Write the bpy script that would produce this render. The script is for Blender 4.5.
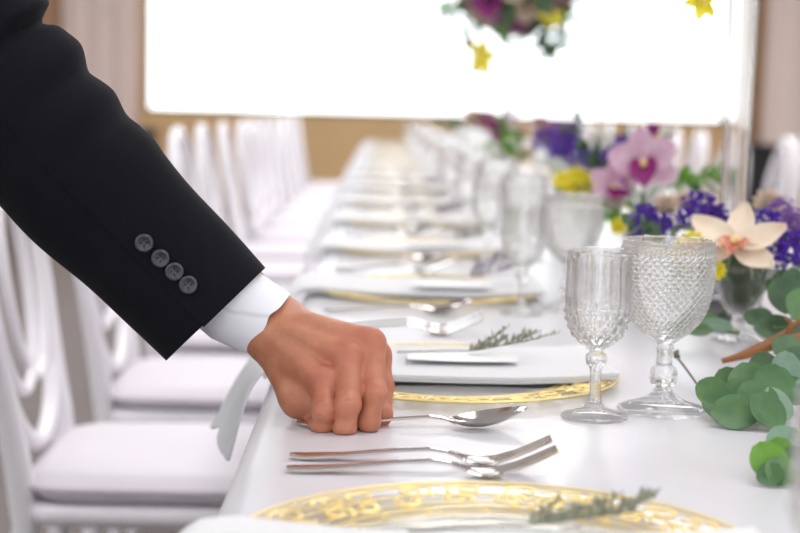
import bpy, bmesh, math, random
import numpy as np
from mathutils import Vector, Matrix

PI = math.pi
R = math.radians
scene = bpy.context.scene
for o in list(bpy.data.objects):
    bpy.data.objects.remove(o)
C = scene.collection

# ------------------------------------------------------------------ camera
CAM_Z = 1.02
cam_data = bpy.data.cameras.new('camera')
cam = bpy.data.objects.new('camera', cam_data)
C.objects.link(cam)
cam_data.sensor_width = 36.0
cam_data.lens = 1515.0 * 36.0 / 800.0
cam_data.clip_start = 0.02
cam_data.clip_end = 200
CAM_ROT = Matrix.Rotation(R(-0.82), 3, 'Z') @ Matrix.Rotation(R(90 - 6.07), 3, 'X') @ Matrix.Rotation(R(1.3), 3, 'Z')
cam.matrix_world = Matrix.Translation((0, 0, CAM_Z)) @ CAM_ROT.to_4x4()
cam_data.dof.use_dof = True
cam_data.dof.focus_distance = 1.275
cam_data.dof.aperture_fstop = 4.6
scene.camera = cam

# ------------------------------------------------------------------ view, world, light
vs = scene.view_settings
vs.view_transform = 'Standard'
vs.look = 'None'
vs.gamma = 1.0
vs.use_curve_mapping = False
vs.exposure = -1.06
scene.cycles.max_bounces = 14
scene.cycles.transparent_max_bounces = 32
scene.cycles.transmission_bounces = 12
scene.cycles.sample_clamp_indirect = 6.0

w = bpy.data.worlds.new('overcast_sky')
scene.world = w
w.use_nodes = True
bg = w.node_tree.nodes['Background']
bg.inputs['Color'].default_value = (0.93, 0.97, 1.0, 1)
bg.inputs['Strength'].default_value = 6.5

CEIL = 3.3
def fill_panel(x, y, energy, sx=1.2, sy=1.2):
    l = bpy.data.lights.new('fill_light', 'AREA')
    l.shape = 'RECTANGLE'; l.size = sx; l.size_y = sy; l.energy = energy
    l.color = (1.0, 0.985, 0.985)
    o = bpy.data.objects.new('fill_light', l)
    o.location = (x, y, CEIL - 0.065)
    C.objects.link(o)
    return o
FILL_PANELS = [(x, y) for y in (-0.8, 1.7, 4.3, 6.9, 9.3) for x in (-2.2, 0.9, 3.6)]  # overhead fill: panels out of view, added to brighten the hall
for (x, y) in FILL_PANELS:
    fill_panel(x, y, 37 if y < 4 else 50 if y < 6 else 70)

def portal(loc, rot, sx, sy):
    l = bpy.data.lights.new('window_portal', 'AREA')
    l.shape = 'RECTANGLE'; l.size = sx; l.size_y = sy
    l.cycles.is_portal = True
    o = bpy.data.objects.new('window_portal', l)
    o.location = loc; o.rotation_euler = rot
    C.objects.link(o)

# ------------------------------------------------------------------ pixel helper: a pixel of the photo and a depth give a point in the room
def at(px, py, d):
    v = CAM_ROT @ Vector((px - 400.0, 266.5 - py, -1515.0))
    t = d / v.y
    return Vector((v.x * t, d, CAM_Z + v.z * t))
def on_table(px, py, z=0.75):
    v = CAM_ROT @ Vector((px - 400.0, 266.5 - py, -1515.0))
    t = (z - CAM_Z) / v.z
    return Vector((v.x * t, v.y * t, z))
CRI = CAM_ROT.inverted()
def project(p):
    q = CRI @ (Vector(p) - Vector((0, 0, CAM_Z)))
    return 400 + 1515 * q.x / -q.z, 266.5 - 1515 * q.y / -q.z

# ------------------------------------------------------------------ materials
M = {}
def srgb(r, g, b):
    f = lambda c: (c / 255 / 12.92) if c / 255 <= 0.04045 else ((c / 255 + 0.055) / 1.055) ** 2.4
    return (f(r), f(g), f(b), 1)
def mat(name, col, rough=0.5, metal=0.0, noise=0.0, nscale=30, bump=0.0, bscale=200, sss=0.0, spec=0.5,
        sheen=0.0, objvar=0.0, trans=0.0, coat=0.0, col2=None, stretch=None):
    m = bpy.data.materials.new(name); m.use_nodes = True
    nt = m.node_tree; b = nt.nodes['Principled BSDF']
    b.inputs['Base Color'].default_value = col
    b.inputs['Roughness'].default_value = rough
    b.inputs['Metallic'].default_value = metal
    b.inputs['Specular IOR Level'].default_value = spec
    if sheen: b.inputs['Sheen Weight'].default_value = sheen
    if coat: b.inputs['Coat Weight'].default_value = coat
    if sss:
        b.inputs['Subsurface Weight'].default_value = sss
        b.inputs['Subsurface Radius'].default_value = (1.0, 0.35, 0.2)
        b.inputs['Subsurface Scale'].default_value = 0.006
    tc = nt.nodes.new('ShaderNodeTexCoord')
    src = tc.outputs['Object']
    if stretch:
        mp = nt.nodes.new('ShaderNodeMapping'); mp.inputs['Scale'].default_value = stretch
        nt.links.new(src, mp.inputs['Vector']); src = mp.outputs['Vector']
    last = None
    if noise or col2:
        n = nt.nodes.new('ShaderNodeTexNoise'); n.inputs['Scale'].default_value = nscale; n.inputs['Detail'].default_value = 5
        nt.links.new(src, n.inputs['Vector'])
        r = nt.nodes.new('ShaderNodeValToRGB')
        r.color_ramp.elements[0].position = 0.32; r.color_ramp.elements[1].position = 0.68
        c2 = col2 or tuple(min(1, c * (1 + noise)) for c in col[:3]) + (1,)
        c1 = col if col2 else tuple(c * (1 - noise) for c in col[:3]) + (1,)
        r.color_ramp.elements[0].color = c1; r.color_ramp.elements[1].color = c2
        nt.links.new(n.outputs['Fac'], r.inputs['Fac'])
        last = r.outputs['Color']
    if objvar:
        oi = nt.nodes.new('ShaderNodeObjectInfo')
        hs = nt.nodes.new('ShaderNodeHueSaturation')
        mr = nt.nodes.new('ShaderNodeMapRange')
        mr.inputs['To Min'].default_value = 1 - objvar; mr.inputs['To Max'].default_value = 1 + objvar
        nt.links.new(oi.outputs['Random'], mr.inputs['Value'])
        nt.links.new(mr.outputs['Result'], hs.inputs['Value'])
        mr2 = nt.nodes.new('ShaderNodeMapRange')
        mr2.inputs['To Min'].default_value = 0.5 + objvar * 0.06; mr2.inputs['To Max'].default_value = 0.5 - objvar * 0.06
        nt.links.new(oi.outputs['Random'], mr2.inputs['Value'])
        nt.links.new(mr2.outputs['Result'], hs.inputs['Hue'])
        if last: nt.links.new(last, hs.inputs['Color'])
        else: hs.inputs['Color'].default_value = col
        last = hs.outputs['Color']
    if last: nt.links.new(last, b.inputs['Base Color'])
    if bump:
        n2 = nt.nodes.new('ShaderNodeTexNoise'); n2.inputs['Scale'].default_value = bscale; n2.inputs['Detail'].default_value = 6
        nt.links.new(src, n2.inputs['Vector'])
        bp = nt.nodes.new('ShaderNodeBump'); bp.inputs['Strength'].default_value = bump; bp.inputs['Distance'].default_value = 0.002
        nt.links.new(n2.outputs['Fac'], bp.inputs['Height'])
        nt.links.new(bp.outputs['Normal'], b.inputs['Normal'])
    if trans:
        tl = nt.nodes.new('ShaderNodeBsdfTranslucent')
        if last: nt.links.new(last, tl.inputs['Color'])
        else: tl.inputs['Color'].default_value = col
        mx = nt.nodes.new('ShaderNodeMixShader'); mx.inputs[0].default_value = trans
        nt.links.new(b.outputs[0], mx.inputs[1]); nt.links.new(tl.outputs[0], mx.inputs[2])
        nt.links.new(mx.outputs[0], nt.nodes['Material Output'].inputs['Surface'])
    M[name] = m
    return m
def glass(name, tint=(1, 1, 1, 1), clear=0.5, rough=0.0, ior=1.45):
    # clear crystal: part of the light goes straight through, part is refracted, edges reflect
    m = bpy.data.materials.new(name); m.use_nodes = True
    nt = m.node_tree; nt.nodes.remove(nt.nodes['Principled BSDF'])
    g = nt.nodes.new('ShaderNodeBsdfGlass'); g.inputs['IOR'].default_value = ior; g.inputs['Roughness'].default_value = rough
    g.inputs['Color'].default_value = tint
    t = nt.nodes.new('ShaderNodeBsdfTransparent'); t.inputs['Color'].default_value = tint
    mx = nt.nodes.new('ShaderNodeMixShader'); mx.inputs[0].default_value = clear
    nt.links.new(g.outputs[0], mx.inputs[1]); nt.links.new(t.outputs[0], mx.inputs[2])
    nt.links.new(mx.outputs[0], nt.nodes['Material Output'].inputs['Surface'])
    M[name] = m
def thin_glass(name, tint=(1, 1, 1, 1), ior=1.45, rough=0.02):
    m = bpy.data.materials.new(name); m.use_nodes = True
    nt = m.node_tree; nt.nodes.remove(nt.nodes['Principled BSDF'])
    g = nt.nodes.new('ShaderNodeBsdfGlossy'); g.inputs['Roughness'].default_value = rough
    t = nt.nodes.new('ShaderNodeBsdfTransparent'); t.inputs['Color'].default_value = tint
    lw = nt.nodes.new('ShaderNodeLayerWeight'); lw.inputs['Blend'].default_value = 0.5
    pw = nt.nodes.new('ShaderNodeMath'); pw.operation = 'POWER'; pw.inputs[1].default_value = 5.0
    fr = nt.nodes.new('ShaderNodeMath'); fr.operation = 'MULTIPLY_ADD'; fr.inputs[1].default_value = 0.35; fr.inputs[2].default_value = 0.04
    nt.links.new(lw.outputs['Facing'], pw.inputs[0]); nt.links.new(pw.outputs[0], fr.inputs[0])
    mx = nt.nodes.new('ShaderNodeMixShader')
    nt.links.new(fr.outputs[0], mx.inputs[0])
    nt.links.new(t.outputs[0], mx.inputs[1]); nt.links.new(g.outputs[0], mx.inputs[2])
    nt.links.new(mx.outputs[0], nt.nodes['Material Output'].inputs['Surface'])
    M[name] = m
def emit(name, col, s):
    m = bpy.data.materials.new(name); m.use_nodes = True
    nt = m.node_tree; nt.nodes.remove(nt.nodes['Principled BSDF'])
    e = nt.nodes.new('ShaderNodeEmission'); e.inputs['Color'].default_value = col; e.inputs['Strength'].default_value = s
    nt.links.new(e.outputs[0], nt.nodes['Material Output'].inputs['Surface'])
    M[name] = m

mat('cloth_white', srgb(217, 216, 223), 0.25, noise=0.01, nscale=8, bump=0.008, bscale=900, spec=0.5)
mat('napkin', srgb(246, 246, 249), 0.75, bump=0.10, bscale=700, sheen=0.1, trans=0.22)
mat('card', srgb(246, 246, 248), 0.6)
mat('resin_white', srgb(236, 232, 238), 0.28, coat=0.3)
mat('cushion', srgb(236, 230, 238), 0.7, bump=0.05, bscale=500, sheen=0.1)
mat('piping', srgb(205, 196, 206), 0.7)
mat('wall_tan', srgb(226, 190, 142), 0.8, noise=0.03, nscale=3, bump=0.04, bscale=80)
mat('wall_pale', srgb(236, 232, 230), 0.85, noise=0.02, nscale=3, bump=0.03, bscale=80)
mat('ceiling_white', srgb(240, 238, 234), 0.9, bump=0.03, bscale=60)
mat('floor_taupe', srgb(104, 94, 92), 0.55, noise=0.06, nscale=5, bump=0.05, bscale=150)
mat('frame_brown', srgb(140, 112, 84), 0.5, noise=0.08, nscale=12)
mat('curtain_pink', srgb(248, 228, 220), 0.85, noise=0.03, nscale=40, sheen=0.2, trans=0.06)
mat('curtain_brown', srgb(188, 150, 120), 0.85, noise=0.03, nscale=40, sheen=0.2)
mat('black_matte', srgb(28, 27, 30), 0.5)
mat('panel_frame', srgb(220, 220, 220), 0.4)
mat('steel', srgb(212, 206, 203), 0.13, metal=1.0)
mat('gold', srgb(243, 215, 132), 0.32, metal=0.35)
mat('jacket', srgb(9, 10, 20), 0.85, noise=0.12, nscale=60, bump=0.12, bscale=1500, sheen=0.03, spec=0.2)
mat('trouser', srgb(20, 21, 30), 0.8, bump=0.1, bscale=1200, spec=0.25)
mat('shirt', srgb(240, 240, 247), 0.7, bump=0.06, bscale=1400, sheen=0.1)
mat('button', srgb(64, 62, 70), 0.35, noise=0.15, nscale=160)
mat('button_dark', srgb(16, 15, 20), 0.6)
mat('thread', srgb(40, 38, 46), 0.8)
mat('shoe', srgb(18, 17, 17), 0.25)
mat('hair', srgb(30, 24, 20), 0.55, noise=0.3, nscale=80)
mat('eye_white', srgb(235, 232, 228), 0.3)
mat('iris', srgb(60, 38, 24), 0.2)
mat('nail', srgb(214, 160, 138), 0.3)
mat('leaf_euc', srgb(72, 112, 66), 0.45, noise=0.10, nscale=45, objvar=0.18, trans=0.15, col2=srgb(98, 138, 86))
mat('leaf_blue', srgb(118, 150, 128), 0.5, noise=0.08, nscale=40, objvar=0.10, trans=0.15, col2=srgb(138, 168, 144))
mat('leaf_bright', srgb(88, 150, 46), 0.45, noise=0.2, nscale=50, objvar=0.12, trans=0.2, col2=srgb(122, 170, 60))
mat('leaf_dark', srgb(62, 92, 62), 0.5, noise=0.15, nscale=40, objvar=0.2, trans=0.1, col2=srgb(86, 116, 78))
mat('stem_green', srgb(96, 116, 72), 0.55)
mat('stem_grey', srgb(96, 90, 76), 0.7)
mat('sprig_leaf', srgb(142, 144, 126), 0.6, noise=0.25, nscale=120)
mat('sprig_mauve', srgb(128, 116, 138), 0.65, noise=0.2, nscale=120)
mat('bark', srgb(150, 98, 58), 0.75, noise=0.3, nscale=30, bump=0.5, bscale=120, stretch=(0.25, 1, 1))
mat('orchid_cream', srgb(244, 222, 200), 0.5, noise=0.05, nscale=30, trans=0.2, col2=srgb(250, 238, 220))
mat('orchid_lip_red', srgb(206, 86, 96), 0.45, noise=0.3, nscale=150, trans=0.15, col2=srgb(240, 196, 160))
mat('orchid_pink', srgb(226, 178, 206), 0.5, noise=0.06, nscale=30, trans=0.25, col2=srgb(240, 214, 228))
mat('orchid_magenta', srgb(150, 24, 120), 0.45, noise=0.2, nscale=60, trans=0.15)
mat('orchid_column', srgb(242, 214, 150), 0.4)
mat('statice', srgb(96, 52, 168), 0.7, noise=0.22, nscale=220, objvar=0.08, trans=0.2)
mat('statice_mauve', srgb(150, 104, 176), 0.7, noise=0.2, nscale=220, trans=0.2)
mat('bloom_yellow', srgb(250, 234, 70), 0.6, noise=0.08, nscale=100, trans=0.1)
mat('bloom_white', srgb(244, 240, 236), 0.6, trans=0.25)
mat('bloom_beige', srgb(226, 206, 186), 0.6, noise=0.1, nscale=80, trans=0.25)
mat('bloom_magenta', srgb(176, 72, 150), 0.6, noise=0.15, nscale=80, trans=0.2)
mat('bloom_dusty', srgb(188, 142, 152), 0.6, noise=0.12, nscale=60, trans=0.2)
mat('moss', srgb(58, 70, 44), 0.9, noise=0.4, nscale=120, bump=0.8, bscale=160)
glass('crystal', (1, 1, 1, 1), clear=0.46)
glass('vase_glass', (1, 1, 1, 1), clear=0.12)
thin_glass('charger_glass', (0.975, 0.972, 0.945, 1))
thin_glass('window_glass', (0.98, 0.99, 0.99, 1))
emit('fill_diffuser', (1.0, 0.985, 0.985, 1), 4.0)

def skin_material():
    m = mat('skin', srgb(196, 128, 98), 0.46, sss=0.12, bump=0.0)
    nt = m.node_tree; b = nt.nodes['Principled BSDF']
    tc = nt.nodes.new('ShaderNodeTexCoord')
    at_ = nt.nodes.new('ShaderNodeAttribute'); at_.attribute_name = 'redness'
    n = nt.nodes.new('ShaderNodeTexNoise'); n.inputs['Scale'].default_value = 55; n.inputs['Detail'].default_value = 6
    nt.links.new(tc.outputs['Object'], n.inputs['Vector'])
    r = nt.nodes.new('ShaderNodeValToRGB')
    r.color_ramp.elements[0].position = 0.3; r.color_ramp.elements[0].color = srgb(172, 108, 80)
    r.color_ramp.elements[1].position = 0.7; r.color_ramp.elements[1].color = srgb(196, 132, 102)
    nt.links.new(n.outputs['Fac'], r.inputs['Fac'])
    mx = nt.nodes.new('ShaderNodeMix'); mx.data_type = 'RGBA'
    nt.links.new(at_.outputs['Fac'], mx.inputs['Factor'])
    nt.links.new(r.outputs['Color'], mx.inputs['A']); mx.inputs['B'].default_value = srgb(184, 98, 80)
    nt.links.new(mx.outputs['Result'], b.inputs['Base Color'])
    # skin relief: fine pores and crease lines
    n2 = nt.nodes.new('ShaderNodeTexNoise'); n2.inputs['Scale'].default_value = 420; n2.inputs['Detail'].default_value = 4
    v = nt.nodes.new('ShaderNodeTexVoronoi'); v.inputs['Scale'].default_value = 420; v.feature = 'DISTANCE_TO_EDGE'
    nt.links.new(tc.outputs['Object'], n2.inputs['Vector']); nt.links.new(tc.outputs['Object'], v.inputs['Vector'])
    ad = nt.nodes.new('ShaderNodeMath'); ad.operation = 'ADD'
    nt.links.new(n2.outputs['Fac'], ad.inputs[0]); nt.links.new(v.outputs['Distance'], ad.inputs[1])
    bp = nt.nodes.new('ShaderNodeBump'); bp.inputs['Strength'].default_value = 0.13; bp.inputs['Distance'].default_value = 0.0012
    nt.links.new(ad.outputs[0], bp.inputs['Height']); nt.links.new(bp.outputs['Normal'], b.inputs['Normal'])
skin_material()

# ------------------------------------------------------------------ mesh helpers
def mk(name, verts, faces, m, parent=None, smooth=True, recalc=True, kind=None):
    me = bpy.data.meshes.new(name)
    me.from_pydata([tuple(v) for v in verts], [], [tuple(int(i) for i in f) for f in faces])
    if recalc:
        bm = bmesh.new(); bm.from_mesh(me)
        bmesh.ops.recalc_face_normals(bm, faces=bm.faces[:])
        bm.to_mesh(me); bm.free()
    me.materials.append(M[m])
    if smooth:
        me.shade_smooth()
        if m not in ('crystal', 'vase_glass'): me.set_sharp_from_angle(angle=R(52))
    o = bpy.data.objects.new(name, me)
    C.objects.link(o)
    if parent is not None: o.parent = parent
    if kind: o['kind'] = kind
    return o
class MB:
    def __init__(s): s.v = []; s.f = []
    def add(s, vf, mtx=None):
        v, f = vf; k = len(s.v)
        if mtx is not None: v = [mtx @ Vector(p) for p in v]
        s.v += [tuple(p) for p in v]; s.f += [tuple(i + k for i in q) for q in f]
        return s
    def build(s, name, m, parent=None, **kw): return mk(name, s.v, s.f, m, parent, **kw)
def frames(pts, closed=False):
    pts = [Vector(p) for p in pts]; n = len(pts); out = []
    up = None
    for i in range(n):
        a = pts[(i - 1) % n] if (closed or i > 0) else pts[i]
        b = pts[(i + 1) % n] if (closed or i < n - 1) else pts[i]
        t = (b - a).normalized()
        if up is None:
            up = Vector((0, 0, 1)) if abs(t.z) < 0.9 else Vector((1, 0, 0))
        s = t.cross(up).normalized(); u = s.cross(t).normalized(); up = u
        out.append((pts[i], t, s, u))
    return out
def tube(pts, rad, n=8, closed=False, flat=1.0, cap=True):
    fr = frames(pts, closed); v = []; f = []
    for i, (p, t, s, u) in enumerate(fr):
        r = rad[i] if hasattr(rad, '__len__') else rad
        for j in range(n):
            a = 2 * PI * j / n
            v.append(p + s * (math.cos(a) * r) + u * (math.sin(a) * r * flat))
    m = len(fr)
    for i in range(m if closed else m - 1):
        for j in range(n):
            a = i * n + j; b = i * n + (j + 1) % n; c = ((i + 1) % m) * n
            f.append((a, b, c + (j + 1) % n, c + j))
    if cap and not closed:
        f.append(tuple(range(n))[::-1]); f.append(tuple((m - 1) * n + j for j in range(n)))
    return v, f
def lathe(prof, n=48, fn=None):
    """prof = [(r, z)...]; ends with r = 0 close the surface; fn(r, z, a, k) may modulate the radius"""
    v = []; f = []; rows = []
    for k, (r, z) in enumerate(prof):
        if r < 1e-6:
            rows.append([len(v)] * n); v.append((0, 0, z)); continue
        row = []
        for j in range(n):
            a = 2 * PI * j / n
            rr = fn(r, z, a, k) if fn else r
            row.append(len(v)); v.append((rr * math.cos(a), rr * math.sin(a), z))
        rows.append(row)
    for k in range(len(rows) - 1):
        A, B = rows[k], rows[k + 1]
        for j in range(n):
            j2 = (j + 1) % n
            q = []
            for i in (A[j], A[j2], B[j2], B[j]):
                if i not in q: q.append(i)
            if len(q) > 2: f.append(tuple(q))
    return v, f
def sheet(g, t):
    """grid of points (rows x columns) -> closed shell of thickness t"""
    g = np.array([[tuple(p) for p in row] for row in g], float)
    n, m, _ = g.shape
    du = np.gradient(g, axis=0); dv = np.gradient(g, axis=1)
    nn = np.cross(du, dv); L = np.linalg.norm(nn, axis=2, keepdims=True); L[L < 1e-12] = 1; nn /= L
    a = (g + nn * t / 2).reshape(-1, 3); b = (g - nn * t / 2).reshape(-1, 3); N = n * m
    f = []
    for i in range(n - 1):
        for j in range(m - 1):
            p = i * m + j
            f.append((p, p + m, p + m + 1, p + 1)); f.append((N + p, N + p + 1, N + p + m + 1, N + p + m))
    for i in range(n - 1):
        f.append((i * m, N + i * m, N + (i + 1) * m, (i + 1) * m))
        q = i * m + m - 1; f.append((q, q + m, N + q + m, N + q))
    for j in range(m - 1):
        f.append((j, j + 1, N + j + 1, N + j))
        q = (n - 1) * m + j; f.append((q, N + q, N + q + 1, q + 1))
    return [tuple(p) for p in np.vstack([a, b])], f
def box(x0, x1, y0, y1, z0, z1):
    v = [(x, y, z) for z in (z0, z1) for y in (y0, y1) for x in (x0, x1)]
    return v, [(0, 2, 3, 1), (4, 5, 7, 6), (0, 1, 5, 4), (2, 6, 7, 3), (0, 4, 6, 2), (1, 3, 7, 5)]
def bevel_box(x0, x1, y0, y1, z0, z1, r, seg=3):
    bm = bmesh.new(); v, f = box(x0, x1, y0, y1, z0, z1)
    vv = [bm.verts.new(p) for p in v]
    for q in f: bm.faces.new([vv[i] for i in q])
    bmesh.ops.bevel(bm, geom=bm.edges[:], offset=r, segments=seg, profile=0.6, affect='EDGES')
    bm.verts.index_update()
    out = [tuple(p.co) for p in bm.verts], [tuple(x.index for x in q.verts) for q in bm.faces]
    bm.free(); return out
def empty(name, loc=(0, 0, 0), rz=0.0):
    o = bpy.data.objects.new(name, None); o.empty_display_size = 0.05
    C.objects.link(o); o.location = loc; o.rotation_euler = (0, 0, rz)
    return o
def tag(o, label, cat, group=None):
    o['label'] = label; o['category'] = cat
    if group: o['group'] = group
    return o
def struct(o): o['kind'] = 'structure'; return o
def dup(root, parent=None):
    c = root.copy(); C.objects.link(c); c.parent = parent
    for ch in list(root.children): dup(ch, c)
    return c
ORD = ['first', 'second', 'third', 'fourth', 'fifth', 'sixth', 'seventh', 'eighth', 'ninth', 'tenth', 'eleventh', 'twelfth',
       'thirteenth', 'fourteenth', 'fifteenth', 'sixteenth', 'seventeenth']

# smooth implicit surfaces (for the hand and the body)
def surface_nets(F, lo, h):
    F = np.asarray(F); nx, ny, nz = F.shape
    ins = F < 0
    corners = [(i, j, k) for i in (0, 1) for j in (0, 1) for k in (0, 1)]
    sub = lambda A, c: A[c[0]:nx - 1 + c[0], c[1]:ny - 1 + c[1], c[2]:nz - 1 + c[2]]
    cnt = sum(sub(ins, c).astype(np.int8) for c in corners)
    act = (cnt > 0) & (cnt < 8)
    idx = -np.ones(act.shape, int); A = np.argwhere(act); idx[tuple(A.T)] = np.arange(len(A))
    P = np.zeros((len(A), 3)); W = np.zeros(len(A))
    for a in corners:
        for ax in range(3):
            if a[ax]: continue
            b = list(a); b[ax] = 1
            fa = F[A[:, 0] + a[0], A[:, 1] + a[1], A[:, 2] + a[2]]
            fb = F[A[:, 0] + b[0], A[:, 1] + b[1], A[:, 2] + b[2]]
            cr = (fa < 0) != (fb < 0)
            t = np.where(cr, fa / np.where(cr, fa - fb, 1), 0)
            q = np.tile(np.array(a, float), (len(A), 1)); q[:, ax] += t
            P[cr] += q[cr]; W[cr] += 1
    P = (A + P / W[:, None]) * h + np.array(lo)
    faces = []
    for ax in range(3):
        s0 = [slice(None)] * 3; s1 = [slice(None)] * 3; s0[ax] = slice(0, -1); s1[ax] = slice(1, None)
        a = ins[tuple(s0)]; b = ins[tuple(s1)]
        E = np.argwhere(a != b)
        o1, o2 = [i for i in range(3) if i != ax]
        ok = (E[:, o1] > 0) & (E[:, o2] > 0) & (E[:, o1] < F.shape[o1] - 1) & (E[:, o2] < F.shape[o2] - 1)
        E = E[ok]
        def cell(d1, d2):
            q = E.copy(); q[:, o1] -= d1; q[:, o2] -= d2
            return idx[q[:, 0], q[:, 1], q[:, 2]]
        Q = np.stack([cell(1, 1), cell(0, 1), cell(0, 0), cell(1, 0)], 1)
        faces.append(Q)
    return P, np.vstack(faces)
class SDF:
    def __init__(s, lo, hi, h):
        s.lo = np.array(lo, float); s.h = h
        n = np.ceil((np.array(hi) - s.lo) / h).astype(int) + 1
        ax = [s.lo[i] + h * np.arange(n[i]) for i in range(3)]
        s.G = np.stack(np.meshgrid(*ax, indexing='ij'), -1).astype(np.float32)
    def cap(s, a, b, ra, rb):
        a = np.array(tuple(a), np.float32); b = np.array(tuple(b), np.float32); ab = b - a
        pa = s.G - a
        t = np.clip((pa @ ab) / max(1e-9, float(ab @ ab)), 0, 1)
        return np.sqrt(((pa - t[..., None] * ab) ** 2).sum(-1)) - (ra + (rb - ra) * t)
    def ell(s, c, r, rot=None):
        p = s.G - np.array(tuple(c), np.float32)
        if rot is not None: p = p @ np.array(rot, np.float32)     # columns of rot = axes
        r = np.array(r, np.float32)
        k0 = np.sqrt(((p / r) ** 2).sum(-1)); k1 = np.sqrt(((p / (r * r)) ** 2).sum(-1))
        return k0 * (k0 - 1) / np.maximum(k1, 1e-6)
    def mesh(s, F): return surface_nets(F, s.lo, s.h)
def smin(a, b, k):
    h = np.clip(0.5 + 0.5 * (b - a) / k, 0, 1)
    return b + (a - b) * h - k * h * (1 - h)
def smax(a, b, k): return -smin(-a, -b, k)
def tri(x): return abs((x % 1.0) * 2 - 1)

# ================================================================== THE ROOM
XL, XR, YB, YF = -5.2, 6.4, -3.2, 13.4
TABLE = 0.75
struct(MB().add(box(XL - .2, XR + .2, YB - .2, YF + .2, -0.1, 0)).build('floor', 'floor_taupe', smooth=False))
struct(MB().add(box(XL - .2, XR + .2, YB - .2, YF + .2, CEIL, CEIL + .1)).build('ceiling', 'ceiling_white', smooth=False))
# back wall with the wide window
WX0, WX1, WZ0, WZ1 = at(144, 112, YF).x, at(727, 112, YF).x, at(410, 118, YF).z, 2.75
b = MB()
b.add(box(XL, WX0, YF, YF + .2, 0, CEIL)).add(box(WX1, XR, YF, YF + .2, 0, CEIL))
b.add(box(WX0, WX1, YF, YF + .2, 0, WZ0)).add(box(WX0, WX1, YF, YF + .2, WZ1, CEIL))
struct(b.build('wall_back', 'wall_tan', smooth=False))
wn = struct(empty('window_1', ((WX0 + WX1) / 2, YF, WZ0)))
hw = (WX1 - WX0) / 2; hh = WZ1 - WZ0
for nm, bb in (('frame_rail', box(-hw, hw, .02, .10, 0, .035)), ('frame_rail', box(-hw, hw, .02, .10, hh - .035, hh)),
               ('frame_stile', box(-hw, -hw + .035, .02, .10, .035, hh - .035)), ('frame_stile', box(hw - .035, hw, .02, .10, .035, hh - .035))):
    MB().add(bb).build(nm, 'frame_brown', wn, smooth=False)
MB().add(box(-hw + .035, hw - .035, .055, .063, .035, hh - .035)).build('pane', 'window_glass', wn, smooth=False)
portal(((WX0 + WX1) / 2, YF + .25, (WZ0 + WZ1) / 2), (R(-90), 0, 0), 2 * hw, hh)
# left wall with added windows, right wall, front wall behind the photographer
LW_ADDED = [(-1.6, 0.6), (2.2, 4.4), (6.0, 8.2)]  # unseen side windows, added for edge light on the jacket
b = MB(); ys = [YB] + [y for p in LW_ADDED for y in p] + [YF]
for i in range(0, len(ys), 2): b.add(box(XL - .2, XL, ys[i], ys[i + 1], 0, CEIL))
for (y0, y1) in LW_ADDED: b.add(box(XL - .2, XL, y0, y1, 0, .8)).add(box(XL - .2, XL, y0, y1, 2.75, CEIL))
struct(b.build('wall_left', 'wall_pale', smooth=False))
for i, (y0, y1) in enumerate(LW_ADDED):
    wn = struct(empty('window_%d' % (i + 2), (XL, (y0 + y1) / 2, .8)))
    k = (y1 - y0) / 2
    for nm, bb in (('frame_rail', box(-.12, -.04, -k, k, 0, .05)), ('frame_rail', box(-.12, -.04, -k, k, 1.90, 1.95)),
                   ('frame_stile', box(-.12, -.04, -k, -k + .05, .05, 1.9)), ('frame_stile', box(-.12, -.04, k - .05, k, .05, 1.9)),
                   ('frame_stile', box(-.12, -.04, -.025, .025, .05, 1.9))):
        MB().add(bb).build(nm, 'frame_brown', wn, smooth=False)
    for s in (-1, 1):
        y = sorted((s * .025, s * (k - .05)))
        MB().add(box(-.084, -.076, y[0], y[1], .05, 1.9)).build('pane', 'window_glass', wn, smooth=False)
    portal((XL - .25, (y0 + y1) / 2, 1.775), (0, R(-90), 0), 1.95, y1 - y0)
struct(MB().add(box(XR, XR + .2, YB, YF, 0, CEIL)).build('wall_right', 'wall_pale', smooth=False))
FW_ADDED = [(-4.4, -1.7), (-0.9, 1.8), (2.6, 5.3)]  # unseen windows behind the camera, added as frontal fill
b = MB(); xs_ = [XL] + [x for p in FW_ADDED for x in p] + [XR]
for i in range(0, len(xs_), 2): b.add(box(xs_[i], xs_[i + 1], YB - .2, YB, 0, CEIL))
for (x0, x1) in FW_ADDED: b.add(box(x0, x1, YB - .2, YB, 0, .8)).add(box(x0, x1, YB - .2, YB, 2.75, CEIL))
struct(b.build('wall_front', 'wall_pale', smooth=False))
for i, (x0, x1) in enumerate(FW_ADDED):
    wn = struct(empty('window_%d' % (i + 5), ((x0 + x1) / 2, YB, .8))); k = (x1 - x0) / 2
    for nm, bb in (('frame_rail', box(-k, k, -.12, -.04, 0, .05)), ('frame_rail', box(-k, k, -.12, -.04, 1.90, 1.95)),
                   ('frame_stile', box(-k, -k + .05, -.12, -.04, .05, 1.9)), ('frame_stile', box(k - .05, k, -.12, -.04, .05, 1.9)),
                   ('frame_stile', box(-.025, .025, -.12, -.04, .05, 1.9))):
        MB().add(bb).build(nm, 'frame_brown', wn, smooth=False)
    for s in (-1, 1):
        x = sorted((s * .025, s * (k - .05)))
        MB().add(box(x[0], x[1], -.084, -.076, .05, 1.9)).build('pane', 'window_glass', wn, smooth=False)
    portal(((x0 + x1) / 2, YB - .25, 1.775), (R(90), 0, 0), x1 - x0, 1.95)
struct(MB().add(box(XL, XR, YF - .02, YF, 0, .12)).build('baseboard_back', 'frame_brown', smooth=False))
struct(MB().add(box(XL, XL + .02, YB, YF - .02, 0, .12)).build('baseboard_left', 'frame_brown', smooth=False))

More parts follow.
